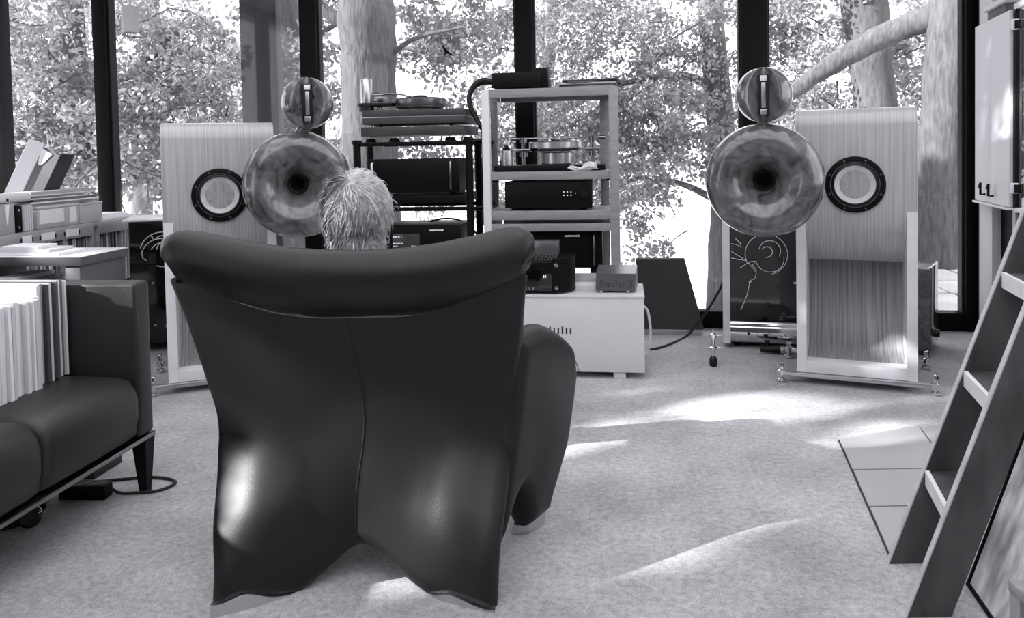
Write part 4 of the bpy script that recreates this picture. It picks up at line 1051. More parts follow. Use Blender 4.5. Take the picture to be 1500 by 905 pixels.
for y,t in divs:
    b = B(); b.box((BX-.365,y,0),(BX+.002,y+t,ZB-.024),.001); b.done('upright', M_['shelf_wood'], bk)
# white name cards on the fascia
for (a,c) in ((30,44),(58,78),(94,113)):
    y0,y1 = by(a),by(c); b = B(); b.box((BX+.006,y0,ZB-.060),(BX+.009,y1,ZB-.018)); b.done('name_card', M_['paper'], bk, smooth=0)
    for yy in (y0-.012,y1+.002):
        b = B(); b.box((BX+.006,yy,ZB-.055),(BX+.0085,yy+.010,ZB-.03)); b.done('card_clip', M_['black_steel'], bk, smooth=0)
rr = random.Random(21)
comps = [(ys[0]-.45,ys[0],'nearest the stacked file boxes'),(ys[0]+.014,ys[1],'below the two storage boxes'),(ys[1]+.014,by(134),'just left of the shelf joint'),(by(142)+.02,ys[3],'just right of the shelf joint'),(ys[3]+.014,yend-.02,'next to the bass cabinet')]
for (ya,yb,where) in comps:
    for (z,lv) in ((.422,'upper'),(.052,'lower')):
        y = ya+.004; cnt = 0
        if z < .1 and yb < ys[1]: continue
        while y < yb-.018:
            t = rr.uniform(.008,.017); h = .300+rr.uniform(-.006,.006); x1 = BX-.015-rr.uniform(0,.014)
            b = B(); b.box((x1-.29,y,z),(x1,y+t-.001,z+h))
            m = rr.choices(LPM,[4,3,2,3,3,3 if yb<yend-.1 else 9])[0]
            cnt += 1; tag(b.done('record_sleeve', m, None, smooth=0), '%s record from the left on the %s tier, %s'%(ordinal(cnt),lv,where),'record','records on the %s tier, %s'%(lv,where)); y += t
# things on top of the shelf
def xbox(pa, pb_, h, dep, name, m, z=ZB+.001, xf=BX-.02, bev=.003, parent=None):
    y0,y1 = by(pa),by(pb_); b = B(); b.box((xf-dep,y0,z),(xf,y1,z+h),bev); return b.done(name,m,parent)
yA,yB = AX(54,310,BX-.03).y, AX(116,310,BX-.03).y
s1 = thing('storage_box', (BX-.15,(yA+yB)/2,ZB+.001), 0, 'translucent storage box with white labels on the record shelf', 'box')
b = B(); b.box((BX-.19,yA,ZB+.001),(BX-.03,yB,ZB+.125),.005); bo = b.done('body', M_['box_grey'], s1)
b = B(); b.box((BX-.195,yA-.004,ZB+.118),(BX-.026,yB+.002,ZB+.132),.003); b.done('lid', M_['off_white'], s1)
b = B(); b.box((BX-.03,lerp(yA,yB,.05),ZB+.03),(BX-.0285,lerp(yA,yB,.62),ZB+.11)); b.done('label_card', M_['paper'], bo, smooth=0)
b = B(); b.box((BX-.0285,lerp(yA,yB,.38),ZB+.055),(BX-.0278,lerp(yA,yB,.6),ZB+.10)); b.done('label_card', M_['card_white'], bo, smooth=0)
b = B(); b.box((BX-.03,lerp(yA,yB,.76),ZB+.02),(BX-.0285,lerp(yA,yB,.93),ZB+.112)); b.done('label_card', M_['card_white'], bo, smooth=0)
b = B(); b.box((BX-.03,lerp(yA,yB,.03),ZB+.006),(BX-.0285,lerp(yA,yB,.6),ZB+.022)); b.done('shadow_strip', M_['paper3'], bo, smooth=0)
yC_ = AX(150,310,BX-.03).y
s2 = thing('storage_box', (BX-.15,(yC_+yB)/2,ZB+.001), 0, 'plain grey storage box on the record shelf, next to the window post', 'box')
b = B(); b.box((BX-.19,yB+.006,ZB+.001),(BX-.03,yC_,ZB+.120),.004); b.done('body', M_['box_grey'], s2)
b = B(); b.box((BX-.194,yB+.004,ZB+.112),(BX-.027,yC_+.002,ZB+.128),.003); b.done('lid', M_['box_grey'], s2)
# magazines piled on both boxes
z = ZB+.133; rr = random.Random(2)
for k in range(7):
    t = rr.uniform(.007,.016); d0 = rr.uniform(-.02,.03)
    b = B(); b.box((BX-.20+rr.uniform(0,.02),yA-.03+d0,z),(BX-.035+rr.uniform(-.02,.01),yC_-.06+rr.uniform(-.12,.04),z+t-.0008),.001)
    tag(b.done('magazine', rr.choice([M_['paper'],M_['paper2'],M_['paper3'],M_['paper'],LPM[1]]), None, smooth=0), ['undermost','second from the bottom','third from the bottom','middle','third from the top','second from the top','topmost'][k]+' magazine of the pile on the storage boxes','magazine','magazines on the storage boxes'); z += t
zmag = z
# file boxes at the left edge; the black one stands in for a dark gap
for (pa,pc,m,lab,h) in ((-40,22,'file_grey','wide pale grey file box at the left edge of the record shelf',.165),(23,33,'black_steel','black box put in for the dark gap between two pale file boxes',.150),(34,48,'box_grey','ribbed pale file box beside the translucent storage box',.150)):
    y0 = AX(max(pa,-60),310,BX-.02).y; y1 = AX(pc,310,BX-.02).y-.004
    t = thing('file_box',(BX-.15,(y0+y1)/2,ZB+.001),0,lab,'file box','file boxes on the shelf')
    b = B(); b.box((BX-.19,y0,ZB+.001),(BX-.02,y1,ZB+h),.003); bo = b.done('body', M_[m], t)
    if m == 'box_grey':
        for k in range(4):
            yy = lerp(y0,y1,.12+.25*k); b = B(); b.box((BX-.02,yy,ZB+.005),(BX-.0165,yy+.008,ZB+h-.005)); b.done('rib', M_['paper2'], bo, smooth=0)
    elif m == 'black_steel':
        for zz in (.03,.125):
            b = B(); b.cyl((BX-.021,(y0+y1)/2,ZB+zz),(BX-.018,(y0+y1)/2,ZB+zz),.006,n=10); b.done('rivet', M_['silver'], bo)
    else:
        yt = lerp(y0,y1,.80); b = B(); b.hexa([(BX-.021,yt,ZB+.05),(BX-.018,yt,ZB+.05),(BX-.018,yt+.004,ZB+.05),(BX-.021,yt+.004,ZB+.05)],[(BX-.021,yt-.01,ZB+.16),(BX-.018,yt-.01,ZB+.16),(BX-.018,yt+.02,ZB+.16),(BX-.021,yt+.02,ZB+.16)]); b.done('tape', M_['paper'], bo, smooth=0)
y0 = AX(-30,285,BX-.02).y; y1 = AX(47,285,BX-.02).y
b = B(); b.box((BX-.19,y0,ZB+.167),(BX-.015,y1,ZB+.215),.020,seg=4)
rd = thing('document_tray',(BX-.15,(y0+y1)/2,ZB+.167),0,'rounded pale plastic tray lying across the file boxes','tray')
o = b.done('tray_body', M_['off_white'], rd, smooth=60)
b = B(); b.box((BX-.016,AX(9,287,BX-.015).y,ZB+.178),(BX-.0135,AX(12,287,BX-.015).y,ZB+.195)); b.done('latch', M_['black_steel'], rd, smooth=0)
# papers at the far end of the shelf
z = ZB+.001
for k in range(4):
    b = B(); b.box((BX-.28+.02*k,by(153)+.02*k,z),(BX-.02-.012*k,yend-.03-.03*k,z+.009)); tag(b.done('paper_stack', [M_['paper2'],M_['paper'],M_['paper'],M_['card_white']][k], None, smooth=0),['lowest','second','third','top'][k]+' sheaf of papers at the far end of the record shelf','papers','papers on the far shelf end'); z += .0098
# open carton leaning on the magazines; wall colours carry its lit and shaded sides
YQ = AX(75,270,BX-.16).y
pc = AX(42,322,BX-.285)
cb = thing('open_carton', (BX-.285,pc.y,ZB), 0, 'tilted open cardboard carton, one side coloured sunlit, two shaded, behind the magazines', 'carton')
ccx = CP(66,247,(pc-Vector((0,0,EYE))).dot(FWD)+.02)
s_ = (pc-Vector((0,0,EYE))).dot(FWD)/FPX
tilt = R(27)
Mc = Matrix.Translation(pc) @ Matrix.Rotation(YAW,4,'Z') @ Matrix.Rotation(tilt,4,'Y') @ Matrix.Rotation(R(-8),4,'Z')
Mc.translation.z = ZB+.05
Lh = 110*s_; w1 = .120; w2 = .130; th = .004
def wall(lo,hi,m,n='wall_panel'):
    b = B(); b.box(lo,hi,.0008,M=Mc,seg=1); return b.done(n, m, cb, smooth=0)
wall((-w1/2,-w2/2,0),(w1/2,-w2/2+th,Lh*.98),M_['card_shaded'])
wall((w1/2-th,-w2/2+th,0),(w1/2,w2/2-th,Lh),M_['card_deep_shade'])
wall((-w1/2,w2/2-th,0),(w1/2,w2/2,Lh*.92),M_['card_shaded'])
wall((-w1/2,-w2/2+th,0),(-w1/2+th,w2/2-th,Lh*.92),M_['card_lit'])
wall((-w1/2+th,-w2/2+th,0),(w1/2-th,w2/2-th,th),M_['card_shaded'],'bottom_panel')
# big flap coloured sunlit white, folded out to the left, curved tuck flap and small ear flap
b = B(); b.box((-.085,-.002,.0),(0,.002,Lh*1.02),.0008,M=Mc @ Matrix.Translation((-w1/2,-w2/2,0)) @ Matrix.Rotation(R(35),4,'Z'),seg=1); b.done('flap', M_['card_white'], cb, smooth=0)
b = B(); pts = [(-w1/2,-w2/2-.003,Lh*.98)]+[(-w1/2+.01+.075*math.sin(math.pi*i/12*.5),-w2/2-.003,Lh*.98-.085*math.sin(math.pi*i/12)) for i in range(13)]+[(w1/2,-w2/2-.003,Lh*.98)]
pts = [(-w1/2,-w2/2-.003,Lh*.96)]+[( -w1/2+w1*.62*(i/14), -w2/2-.003, Lh*.96-.10*math.sin(math.pi*min(1,(i/14)**.7*.98))) for i in range(1,15)]
b.prism([Mc @ Vector(p) for p in pts], (Mc.to_3x3() @ Vector((0,-.002,0)))); b.done('tuck_flap', M_['card_white'], cb, smooth=0)
b = B(); pts = [(w1/2,-w2/2,0),(w1/2,w2/2,0)]+[(w1/2+.085*math.sin(R(a)), (w2/2)*math.cos(R(a)), .0) for a in range(15,180,15)]
b.prism([Mc @ (Vector((0,0,Lh))+ (Matrix.Rotation(R(-25),3,'Y') @ (Vector(p)-Vector((w1/2,0,0))))+Vector((w1/2,0,0))) for p in pts], (Mc.to_3x3() @ Vector((0,0,.003)))); b.done('ear_flap', M_['card_shaded'], cb, smooth=0)

# ------------------------------------------------------------------ side desk
dk = thing('side_desk', (-2.9,3.6,0), 0, 'dark-edged desk with a pale glossy top, behind the sofa', 'desk')
DX0,DX1,DY0,DY1,DZ = -3.22,-2.585,3.43,3.80,.73
b = B(); b.box((DX0,DY0,DZ-.045),(DX1,DY1,DZ-.004),.002); b.done('edge_board', M_['desk'], dk)
b = B(); b.box((DX0,DY0,DZ-.004),(DX1,DY1,DZ),.001); b.done('desktop', M_['desk_top'], dk)
b = B(); b.box((DX1-.09,DY0+.012,0),(DX1-.012,DY1-.012,DZ-.045),.002); b.done('end_panel', M_['desk_panel'], dk)
b = B(); b.box((DX0,DY0+.012,0),(DX0+.05,DY1-.012,DZ-.045),.002); b.done('end_panel', M_['desk_panel'], dk)
b = B(); b.box((DX0+.05,DY0+.02,.52),(DX1-.09,DY1-.02,.54)); b.done('shelf_board', M_['desk'], dk)
z = DZ+.001
for k,(xa,xb,ya,yb,m) in enumerate(((-3.15,-2.72,3.46,3.66,'paper'),(-3.12,-2.78,3.47,3.64,'paper2'),(-3.05,-2.85,3.48,3.62,'paper'))):
    b = B(); b.box((xa,ya,z),(xb,yb,z+.014),.001); tag(b.done('brochure', M_[m], None, smooth=0),['long pale brochure lying lowest on the desk','grey brochure in the middle of the desk pile','small pale brochure topping the desk pile'][k],'brochure','brochures on the desk'); z += .0148
z = .541
for k in range(4):
    b = B(); b.box((-3.14+.02*k,3.46,z),(-2.80-.05*k,3.72,z+.020),.001); tag(b.done('brochure', M_[['paper3','paper2','paper3','paper'][k]], None, smooth=0),['lowest','second','third','top'][k]+' brochure of the pile under the desk top','brochure','brochures under the desk'); z += .0208

# ------------------------------------------------------------------ wall cabinet on the right
pF = CP(1428,293,4.8); pN = CP(1478,299,4.19)
Zc0 = pF.z; Zc1 = CP(1428,40,4.8).z
base = Vector((pF.x,pF.y,Zc0)); dirv = Vector((pN.x-pF.x,pN.y-pF.y,0)); Wd = dirv.length; ang = math.atan2(dirv.y,dirv.x)
wcab = thing('wall_cabinet', base, ang, 'tall white two-door wall cabinet with little black handles, top right corner', 'cabinet')
# local: x along the doors toward the room's near end, y into the wall
Hc = Zc1-Zc0; dsg = 1
tmp = Matrix.Rotation(ang,3,'Z') @ Vector((0,1,0)); dsg = 1 if tmp.x > 0 else -1
def wb(lo,hi,n,m,par=wcab,bev=.002):
    lo = Vector(lo); hi = Vector(hi); lo.y *= dsg; hi.y *= dsg
    l2 = Vector((min(lo.x,hi.x),min(lo.y,hi.y),min(lo.z,hi.z))); h2 = Vector((max(lo.x,hi.x),max(lo.y,hi.y),max(lo.z,hi.z)))
    b = B(); b.box(l2,h2,bev); return b.done(n,m,par,local=True)
wb((0,.02,0),(Wd,.10,Hc),'body',M_['black_steel'])
for k in range(2):
    d_ = wb((Wd*.5*k+.002,0,.004),(Wd*.5*(k+1)-.002,.02,Hc),'door',M_['white_paint'])
    hx = Wd*(.36 if k==0 else .60)
    b = B(); b.tube([(hx,-.004*dsg,.05),(hx,-.03*dsg,.05),(hx,-.03*dsg,.115),(hx-.03,-.03*dsg,.09)], .007, 8); b.done('handle', M_['black_steel'], d_, local=True)
wb((-.01,-.012,-.012),(Wd+.004,.10,0),'base_strip',M_['white_paint'])
wb((.18,.02,Hc),(.50,.09,Hc+.06),'cornice',M_['desk_panel'])
wb((.16,.0,Hc+.06),(Wd,.10,Hc+.09),'cornice',M_['white_paint'])
# casement with hinges at the near end of the cabinet
cz = thing('casement_sash', pN+Vector((0,0,0)), ang, 'open glazed casement with white hinges beside the white wall cabinet', 'window sash')
def cbx(lo,hi,n,m,bev=.002):
    lo = Vector(lo); hi = Vector(hi); lo.y *= dsg; hi.y *= dsg
    l2 = Vector((min(lo.x,hi.x),min(lo.y,hi.y),min(lo.z,hi.z))); h2 = Vector((max(lo.x,hi.x),max(lo.y,hi.y),max(lo.z,hi.z)))
    b = B(); b.box(l2,h2,bev); return b.done(n,m,cz,local=True)
zb_ = Zc0-pN.z
cbx((.02,.03,zb_-.01),(.60,.038,zb_+Hc+.05),'pane',M_['pane_glass'],0)
cbx((.0,.02,zb_),(.03,.05,zb_+Hc),'stile',M_['black_steel'])
cbx((.0,.02,zb_-.02),(.60,.05,zb_+.004),'rail',M_['white_paint'])
cbx((.0,.02,zb_+Hc),(.60,.05,zb_+Hc+.03),'rail',M_['white_paint'])
for z in (zb_+.08,zb_+Hc-.11):
    cbx((.018,.0,z),(.045,.03,z+.055),'hinge',M_['white_paint']); cbx((.046,.01,z+.004),(.056,.03,z+.048),'hinge_pin',M_['black_steel'])

# ------------------------------------------------------------------ library ladder
F0 = AZ(1303,826); Dl = F0.dot(FWD)
T0 = CP(1500,315,Dl); clim = (T0-F0)
cl = clim.normalized(); hor = RGT.copy(); wv = (RGT*-.078 + FWD*-.255)
ld = thing('step_ladder', F0+hor*.05+wv*.5, 0, 'dark wooden step ladder with pale treads and edges, leaning up to the right', 'ladder')
Ltop = 2.5/cl.z
pw = .112
for s in (0,1):
    o_ = F0+wv*s*1.0; tdir = -wv.normalized()*.026
    b = B(); a = o_; q = o_+cl*Ltop
    b.hexa([a, a+hor*pw, a+hor*pw+tdir, a+tdir],[q, q+hor*pw, q+hor*pw+tdir, q+tdir]); st = b.done('stringer', M_['ladder_dark'], ld, smooth=0)
    b = B(); e = hor*-.004; b.hexa([a+e, a, a+tdir, a+e+tdir],[q+e, q, q+tdir, q+e+tdir]); b.done('stringer_edge', M_['ladder_edge'], st, smooth=0)
for z in (.265,.548,.826,1.10,1.38,1.66,1.94,2.2):
    c0 = F0+cl*(z/cl.z); td = -wv.normalized()*.026
    a = c0+td*0.0-wv*0.0; far = c0; near = c0+wv+td
    b = B(); up = Vector((0,0,.024)); dn = Vector((0,0,-.024))
    b.hexa([far+dn+hor*.012, near+dn+hor*.012, near+dn+hor*(pw-.006), far+dn+hor*(pw-.006)],[far+hor*.012,near+hor*.012,near+hor*(pw-.006),far+hor*(pw-.006)]); tr = b.done('tread', M_['ladder_dark'], ld, smooth=0)
    b = B(); dn2 = Vector((0,0,-.040)); b.hexa([far+dn2, near+dn2, near+dn2+hor*.0118, far+dn2+hor*.0118],[far+Vector((0,0,.003)),near+Vector((0,0,.003)),near+hor*.0118+Vector((0,0,.003)),far+hor*.0118+Vector((0,0,.003))]); b.done('tread_nosing', M_['tread_light'], tr, smooth=0)

# ------------------------------------------------------------------ picture leaning behind the ladder
Q0 = AZ(1418,858); Q1 = AZ(1450,905); bd = (Q1-Q0).normalized(); Q1 = Q0+bd*.32
Qd = Q0.dot(FWD); QT = CP(1500,640,Qd); ll = (QT-Q0).normalized()
pic = thing('leaning_picture', (Q0+Q1)/2, 0, 'mottled black and white print leaning behind the foot of the ladder', 'picture')
nn = ll.cross(bd).normalized()*.02
b = B(); b.hexa([Q0,Q1,Q1+nn,Q0+nn],[Q0+ll*1.0,Q1+ll*1.0,Q1+ll*1.0+nn,Q0+ll*1.0+nn]); b.done('canvas', M_['picture'], pic, smooth=0)
b = B(); sgn = -1 if nn.dot(RGT)>0 else 1
b.tube([Q0+nn*.5*0, Q0+ll*1.0],.006,6); b.tube([Q0+Vector((0,0,.006)),Q1+Vector((0,0,.006))],.006,6); b.done('frame_edge', M_['black_steel'], pic)
sp = CP(1476,848,1.70); sq = Vector((sp.x,sp.y,0))
stl = thing('low_stool', sq+RGT*.15, YAW, 'small pale wooden stool at the bottom right corner', 'stool')
b = B(); b.box((-.15,-.30,sp.z-.025),(.20,.0,sp.z),.003); b.done('seat', M_['maple'], stl, local=True)
for (x,y) in ((-.13,-.02),(-.13,-.28),(.17,-.02),(.17,-.28)):
    b = B(); b.box((x-.018,y-.018,0),(x+.018,y+.018,sp.z-.025),.002); b.done('leg', M_['maple'], stl, local=True)

# ------------------------------------------------------------------ bird silhouette on the pane, lamp reflection built as a solid cylinder
pb_ = AY(656,75,YW+.034); s = (YW)/FPX
bird = [(-11,-12),(-8,-10.5),(-4,-5),(-1,-1.5),(3,1.5),(7,5),(10.5,9.5),(6,7.5),(1,5),(-2,4.2),(-6,7.5),(-7.5,7),(-5.5,3),(-6,.5),(-8.5,-5)]
b = B(); b.prism([(pb_.x+x*s*.85, YW+.0345, pb_.z-y*s*.85) for x,y in bird],(0,-.0012,0))
tag(b.done('bird_sticker', M_['black_steel'], None, smooth=0),'small black bird of prey silhouette stuck on the window pane','sticker')
pl = AY(191,30,YW-.5)
lp = thing('lamp_reflection', (pl.x,pl.y,ZC), 0, 'pale cylinder built for the lamp reflection in the left window', 'lamp reflection')
b = B(); b.lathe([(0,pl.z+.09-ZC),(.05,pl.z+.09-ZC),(.053,pl.z+.085-ZC),(.053,pl.z-.08-ZC),(.047,pl.z-.08-ZC),(.047,pl.z+.07-ZC),(0,pl.z+.07-ZC)],28); b.done('reflection_shade', M_['off_white'], lp, local=True)
b = B(); b.cyl((0,0,pl.z+.09-ZC),(0,0,0),.006,n=8); b.done('rod', M_['off_white'], lp, local=True)

# ------------------------------------------------------------------ outdoors
b = B(); b.box((1.75,YW+.12,-.10),(9,10.5,-.02)); te = b.done('terrace', M_['print_dark'], None, smooth=0); tag(te, kind='structure')
te.data.materials[0] = M_['column_grey']
rr = random.Random(9)
yy = YW+.16
me_cache = {}
while yy < 10.3:
    dy = .62; xx = 1.78 + (.3 if int(yy*10)%2 else 0)
    while xx < 6.0:
        dx = rr.uniform(.55,.95); b = B(); b.box((xx,yy,-.06),(xx+dx-.03,yy+dy-.03,-.004+rr.uniform(-.006,.006)),.008,seg=1); b.done('paving_slab', M_['slab'], te); xx += dx
    yy += dy
b = B(); nx=30
P = []
for j in range(nx+1):
    row=[]
    for i in range(nx+1):
        x = -40+80*i/nx; y = YW+.5+60*j/nx
        z = -.5-.20*(y-YW)+.10*math.sin(x*.7)*math.cos(y*.5)
        row.append((x,y,z))
    P.append(row)
b.grid(P); tag(b.done('ground', M_['earth'], None), kind='structure')
b = B(); b.box((-40,-40,-1.2),(40,YW+.3,-.6)); tag(b.done('ground_near', M_['earth'], None, smooth=0), kind='structure')

def leaves(name, clusters, n_per, size, m, parent, r0, keep=None):
    """clusters: (cx,cy,cz,radius)"""
    r = np.random.default_rng(r0); N = len(clusters)*n_per
    cc = np.repeat(np.array([c[:3] for c in clusters]), n_per, axis=0); cr = np.repeat(np.array([c[3] for c in clusters]), n_per)
    d = r.normal(size=(N,3)); d /= np.linalg.norm(d,axis=1,keepdims=True)
    p = cc + d*(cr*r.random(N)**.5)[:,None]*np.array([1,1,.75])
    if keep is not None:
        k = keep(p); p = p[k]; N = len(p)
    a = r.normal(size=(N,3)); a[:,2] -= .3; a /= np.linalg.norm(a,axis=1,keepdims=True)
    c = np.cross(a, r.normal(size=(N,3))); c /= np.linalg.norm(c,axis=1,keepdims=True)
    nrm = np.cross(a,c)
    s = size*r.uniform(.6,1.3,N)[:,None]
    v = np.empty((N,6,3))
    v[:,0] = p; v[:,1] = p+a*s*.35+c*s*.28+nrm*s*.10; v[:,2] = p+a*s*.72+c*s*.24+nrm*s*.05; v[:,3] = p+a*s; v[:,4] = p+a*s*.66-c*s*.27+nrm*s*.06; v[:,5] = p+a*s*.32-c*s*.24+nrm*s*.10
    idx = np.arange(N)[:,None]*6
    f1 = np.concatenate([idx+0,idx+1,idx+2,idx+3],axis=1); f2 = np.concatenate([idx+0,idx+3,idx+4,idx+5],axis=1)
    f = np.concatenate([f1,f2])
    me = bpy.data.meshes.new(name); me.vertices.add(N*6); me.vertices.foreach_set('co', v.reshape(-1)); 
    me.loops.add(len(f)*4); me.loops.foreach_set('vertex_index', f.reshape(-1).astype(np.int32))
    me.polygons.add(len(f)); me.polygons.foreach_set('loop_start', np.arange(0,len(f)*4,4,dtype=np.int32)); me.update(calc_edges=True); me.validate()
    return link(name, me, m, parent, False, 0, kind='stuff')
def limb(pts, rads, seed=0, n=16, wob=.04):
    # smooth path with knobbly radius
    r = random.Random(seed); pts = [Vector(p) for p in pts]; out=[]; ro=[]
    for i in range(len(pts)-1):
        p0 = pts[max(i-1,0)]; p1 = pts[i]; p2 = pts[i+1]; p3 = pts[min(i+2,len(pts)-1)]
        for k in range(8):
            t = k/8; q = .5*((2*p1)+(p2-p0)*t+(2*p0-5*p1+4*p2-p3)*t*t+(-p0+3*p1-3*p2+p3)*t**3)
            rad = rads[i]+(rads[i+1]-rads[i])*t
            out.append(q+Vector((r.uniform(-1,1),r.uniform(-1,1),0))*rad*wob); ro.append(rad*(1+r.uniform(-.06,.06)))
    out.append(pts[-1]); ro.append(rads[-1]); return out, ro
def tree(label, base, trunk, rads, branches, blobs, leaf, size, seed, bark='bark', nper=84, name='oak_tree', keep=None, ncl=None, group='trees outside'):
    t = thing(name, base, 0, label, 'tree', group)
    p,r_ = limb(trunk,rads,seed); b = B(); b.tube(p,r_,18); b.done('trunk', M_[bark], t, smooth=80)
    for i,(bp,br) in enumerate(branches):
        p,r_ = limb(bp,br,seed+i+1,wob=.12); b = B(); b.tube(p,r_,10); b.done('branch', M_[bark], t, smooth=80)
    r = np.random.default_rng(seed+50); cl_ = []
    for (c,rad,n) in blobs:
        c = np.array(c)
        for _ in range(n):
            d = r.normal(size=3); d /= np.linalg.norm(d)
            q = c+d*np.array(rad)*r.random()**.45
            cl_.append((q[0],q[1],q[2],r.uniform(.14,.34)))
    # twigs carrying the outer clusters
    b = B(); k = 0
    for q in cl_[::3]:
        a = Vector(q[:3]); e = a+Vector((r.uniform(-.5,.5),r.uniform(-.3,.3),r.uniform(-.5,.3))); mid = (a+e)/2+Vector((r.uniform(-.1,.1),0,r.uniform(-.1,.1)))
        b.tube([a,mid,e],[.004,.008,.012],4,cap=False)
    b.done('twigs', M_[bark], t, smooth=80, kind='stuff')
    leaves('foliage', cl_, nper, size, M_[leaf], t, seed+99, keep)
    return t
def P3(px,py,D): return tuple(CP(px,py,D))
def gnd(px,D): 
    p = CP(px,400,D); p.z = -.7-.2*(p.y-YW); return p
# trunks seen through the glass
D=8.0; g_ = gnd(540,D)
tree('thick pale oak trunk behind the left turntable', g_, [g_,P3(541,300,D),P3(540,120,D),P3(536,0,D),P3(530,-260,D)], [.34,.30,.275,.29,.27],
     [([P3(545,110,D),P3(600,60,D-.1),P3(680,40,D-.2)],[.03,.025,.012]), ([P3(530,40,D),P3(470,10,D),P3(420,-80,D)],[.10,.06,.03])],
     [(P3(690,40,9.5),(.9,.9,.42),26),(P3(640,85,9),(.8,.7,.35),16),(P3(480,80,8.6),(.5,.6,.9),10),(P3(560,250,9.5),(2.2,.9,.55),40),(P3(700,180,10),(1.0,.8,.6),14),(P3(600,-40,9),(1.4,.9,.5),24)], 'leaf_a', 0.072, 100)
D=9.5; g_ = gnd(425,D)
tree('slimmer pale trunk between the grey column and the thick oak', g_, [g_,P3(438,250,D),P3(425,100,D),P3(412,0,D),P3(400,-260,D)], [.26,.22,.20,.19,.17],
     [([P3(425,110,D),P3(460,60,D),P3(500,30,D)],[.07,.04,.02])],
     [(P3(420,60,9.3),(.6,.6,1.0),16),(P3(330,60,10),(1.1,.9,1.0),46),(P3(300,190,9.5),(1.2,.8,.8),44),(P3(470,250,10.5),(1.2,.8,.8),26)], 'leaf_b', 0.065, 140, 'bark_pale')
D=9.0; g_ = gnd(110,D)
tree('dim tree with dense foliage behind the corner window post', g_, [g_,P3(118,300,D),P3(105,120,D),P3(95,0,D),P3(80,-260,D)], [.24,.21,.19,.18,.16],
     [([P3(110,180,D),P3(190,110,D),P3(260,50,D-.4)],[.09,.05,.03]),([P3(112,230,D),P3(210,160,D),P3(300,140,D)],[.07,.04,.02])],
     [(P3(70,60,8.2),(1.3,.9,1.0),60),(P3(90,200,8.0),(1.4,.8,.8),66),(P3(240,90,8.6),(1.2,.9,1.2),56),(P3(230,250,8.2),(1.3,.8,.8),60)], 'leaf_b', 0.065, 180)
D=10.5; g_ = gnd(1050,D)
tree('slender leaning trunk behind the right loudspeaker\'s horn', g_, [g_,P3(1062,300,D),P3(1052,150,D),P3(1040,0,D),P3(1030,-260,D)], [.22,.20,.18,.17,.15],
     [([P3(1055,130,D),P3(990,110,D-.3),P3(900,125,D-.6)],[.08,.05,.025]),([P3(1060,300,D),P3(1000,270,D),P3(930,262,D),P3(880,300,D-.4)],[.06,.04,.03,.015]),([P3(1058,200,D),P3(990,200,D),P3(920,230,D)],[.05,.03,.02])],
     [(P3(960,60,10),(1.3,.9,.8),56),(P3(860,50,10.6),(1.0,.9,.9),42),(P3(850,200,10),(1.2,.8,.7),52),(P3(980,200,9.6),(1.1,.8,.7),46),(P3(930,310,9),(.45,.4,.35),8),(P3(960,380,9),(.25,.3,.3),3)], 'leaf_a', 0.065, 220, 'bark_pale')
D=8.6; g_ = gnd(1275,D)
tree('big furrowed oak standing right behind the right loudspeaker', g_, [g_,P3(1285,300,D),P3(1282,150,D),P3(1268,30,D),P3(1250,-260,D)], [.33,.27,.22,.23,.24],
     [([P3(1285,200,D),P3(1360,205,D-.4),P3(1420,178,D-.7),P3(1500,150,D-.8)],[.10,.085,.05,.012])],
     [(P3(1190,30,9.5),(.9,.8,.6),40),(P3(1180,120,9.2),(.7,.7,.6),26),(P3(1330,100,9.4),(.9,.7,.6),30),(P3(1330,260,9.6),(.8,.6,.6),26),(P3(1220,-10,8.8),(.8,.6,.4),16)], 'leaf_b', 0.065, 260)
D=7.6; g_ = gnd(1372,D)
tree('rough dark trunk at the right edge of the last big pane, thick limb reaching left', g_, [g_,P3(1372,330,D),P3(1378,200,D),P3(1392,60,D),P3(1410,-260,D)], [.26,.21,.19,.22,.22],
     [([P3(1396,18,D),P3(1350,30,D+.15),P3(1280,60,D+.3),P3(1210,100,D+.4),P3(1150,142,D+.5),P3(1095,170,D+.6)],[.16,.13,.12,.10,.07,.015])],
     [(P3(1400,300,8.2),(.25,.4,.35),8),(P3(1395,90,8.4),(.35,.5,.8),16)], 'leaf_c', 0.061, 300)
D=12.5; g_ = gnd(780,D)
tree('far thin tree framed by the pale wooden rack', g_, [g_,P3(790,260,D),P3(800,120,D),P3(815,-40,D),P3(820,-260,D)], [.16,.13,.12,.11,.10],
     [([P3(795,180,D),P3(850,150,D),P3(910,110,D)],[.05,.035,.02])],
     [(P3(760,150,12),(1.6,.9,1.0),46),(P3(860,260,11.5),(1.3,.8,.6),44),(P3(640,270,12),(1.6,.8,.6),34),(P3(760,20,12.5),(1.0,.9,.8),16)], 'leaf_b', 0.076, 340, 'bark_pale')
D=14; g_ = gnd(200,D)
tree('far tree filling the gaps between the left panes', g_, [g_,P3(210,200,D),P3(220,60,D),P3(225,-260,D)], [.2,.16,.14,.12],
     [], [(P3(60,120,13),(2.6,1,1.9),90),(P3(270,140,13),(2.0,1,1.8),70),(P3(1180,220,13),(1.6,1,1.0),44),(P3(1350,90,13),(1.4,1,1.4),44),(P3(960,170,14),(2.2,1,1.0),60)], 'leaf_b', 0.091, 380, 'bark_pale')
g_ = Vector((6.6,7.6,-.8))
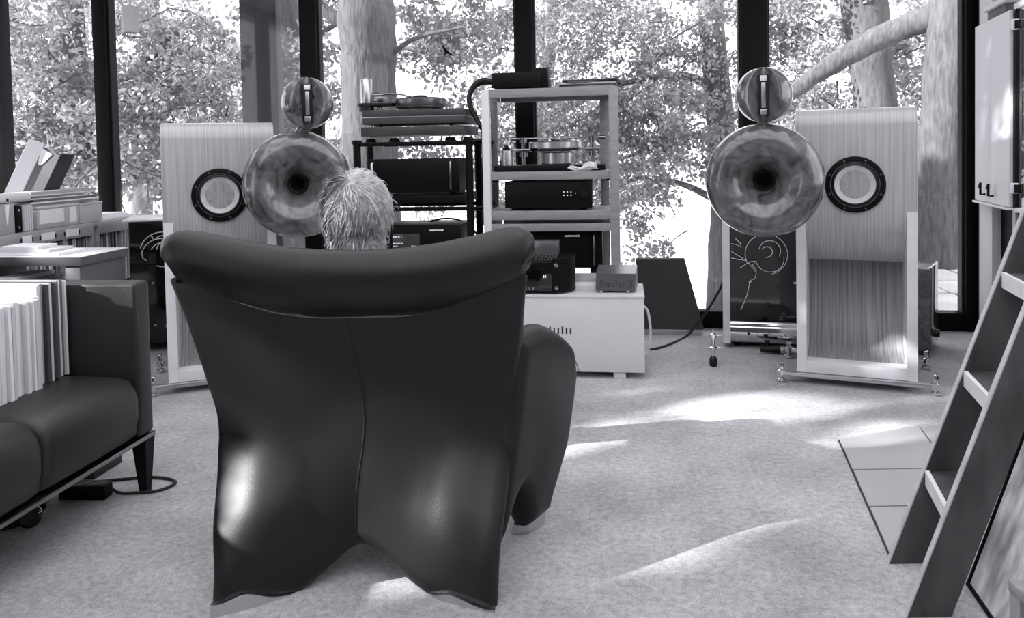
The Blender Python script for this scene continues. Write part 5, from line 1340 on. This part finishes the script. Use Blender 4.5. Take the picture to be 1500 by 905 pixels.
tree('leafy tree beyond the terrace, seen past the open casement', g_, [g_,(6.6,7.6,1.0),(6.5,7.6,2.6),(6.6,7.7,5.0)], [.20,.17,.15,.08],
     [([(6.5,7.6,2.0),(6.0,7.3,2.8),(5.6,7.0,3.3)],[.06,.04,.015])],
     [((6.2,7.6,1.6),(1.6,1.6,1.6),80),((6.4,7.6,3.6),(1.8,1.6,1.4),70)], 'leaf_b', .075, 520)
# unseen oaks added in the west: crowns block sun, gaps cut to aim beams
SUNP = []
def sun_hole(p):
    """gaps cut in the western crowns along the sun, aiming beams into the room"""
    s = np.array(SUN_DIR); keep = np.ones(len(p),bool)
    for (t,rad) in SUN_GAPS:
        t = np.array(t); v = t-p; a = v@s; d = np.linalg.norm(v-a[:,None]*s,axis=1)
        keep &= ~(d < rad)
    return keep
SUN_GAPS = []
def gap(p, r): SUN_GAPS.append((tuple(p), r))
for (px,py,D,rad) in ((350,680,2.04,.29),(362,740,2.04,.25),(345,570,2.12,.22),(335,500,2.16,.20),(440,590,2.18,.18),(135,430,2.7,.25),(175,435,2.7,.20),
        (1045,603,3.6,.145),(1110,588,3.75,.15),(1175,592,3.72,.15),(1240,596,3.62,.17),(1090,630,3.35,.13),(1160,622,3.42,.14),(1215,612,3.5,.13),(1290,648,3.15,.20),(1310,495,3.9,.2),(955,583,3.85,.13),(930,706,2.85,.10),(1230,705,2.82,.135),
        (480,310,2.3,.17),(60,250,4.6,.30),(130,366,3.7,.34),(600,838,2.2,.13),(470,857,2.15,.12)):
    gap(CP(px,py,D),rad)
for (x,y,yc,sd,lab) in ((-8.6,-3.0,-2.6,400,'southern'),(-8.2,.45,-.3,430,'middle'),(-8.8,2.6,1.9,460,'northern')):
    g_ = Vector((x,y,-.7))
    tree('added leafy oak with cut sun gaps outside the left windows, the %s one of three'%lab, g_, [g_,(x,y,1.0),(x+.1,y,2.6),(x,y+.1,6.3)], [.22,.18,.16,.10],
         [([(x,y,2.2),(x+.6,y+.4,3.2),(x+1.0,y+.8,4.0)],[.07,.05,.02])],
         [((x,yc,3.7),(1.4,2.4,3.1),360)], 'leaf_c', .18, sd, nper=60, keep=sun_hole)
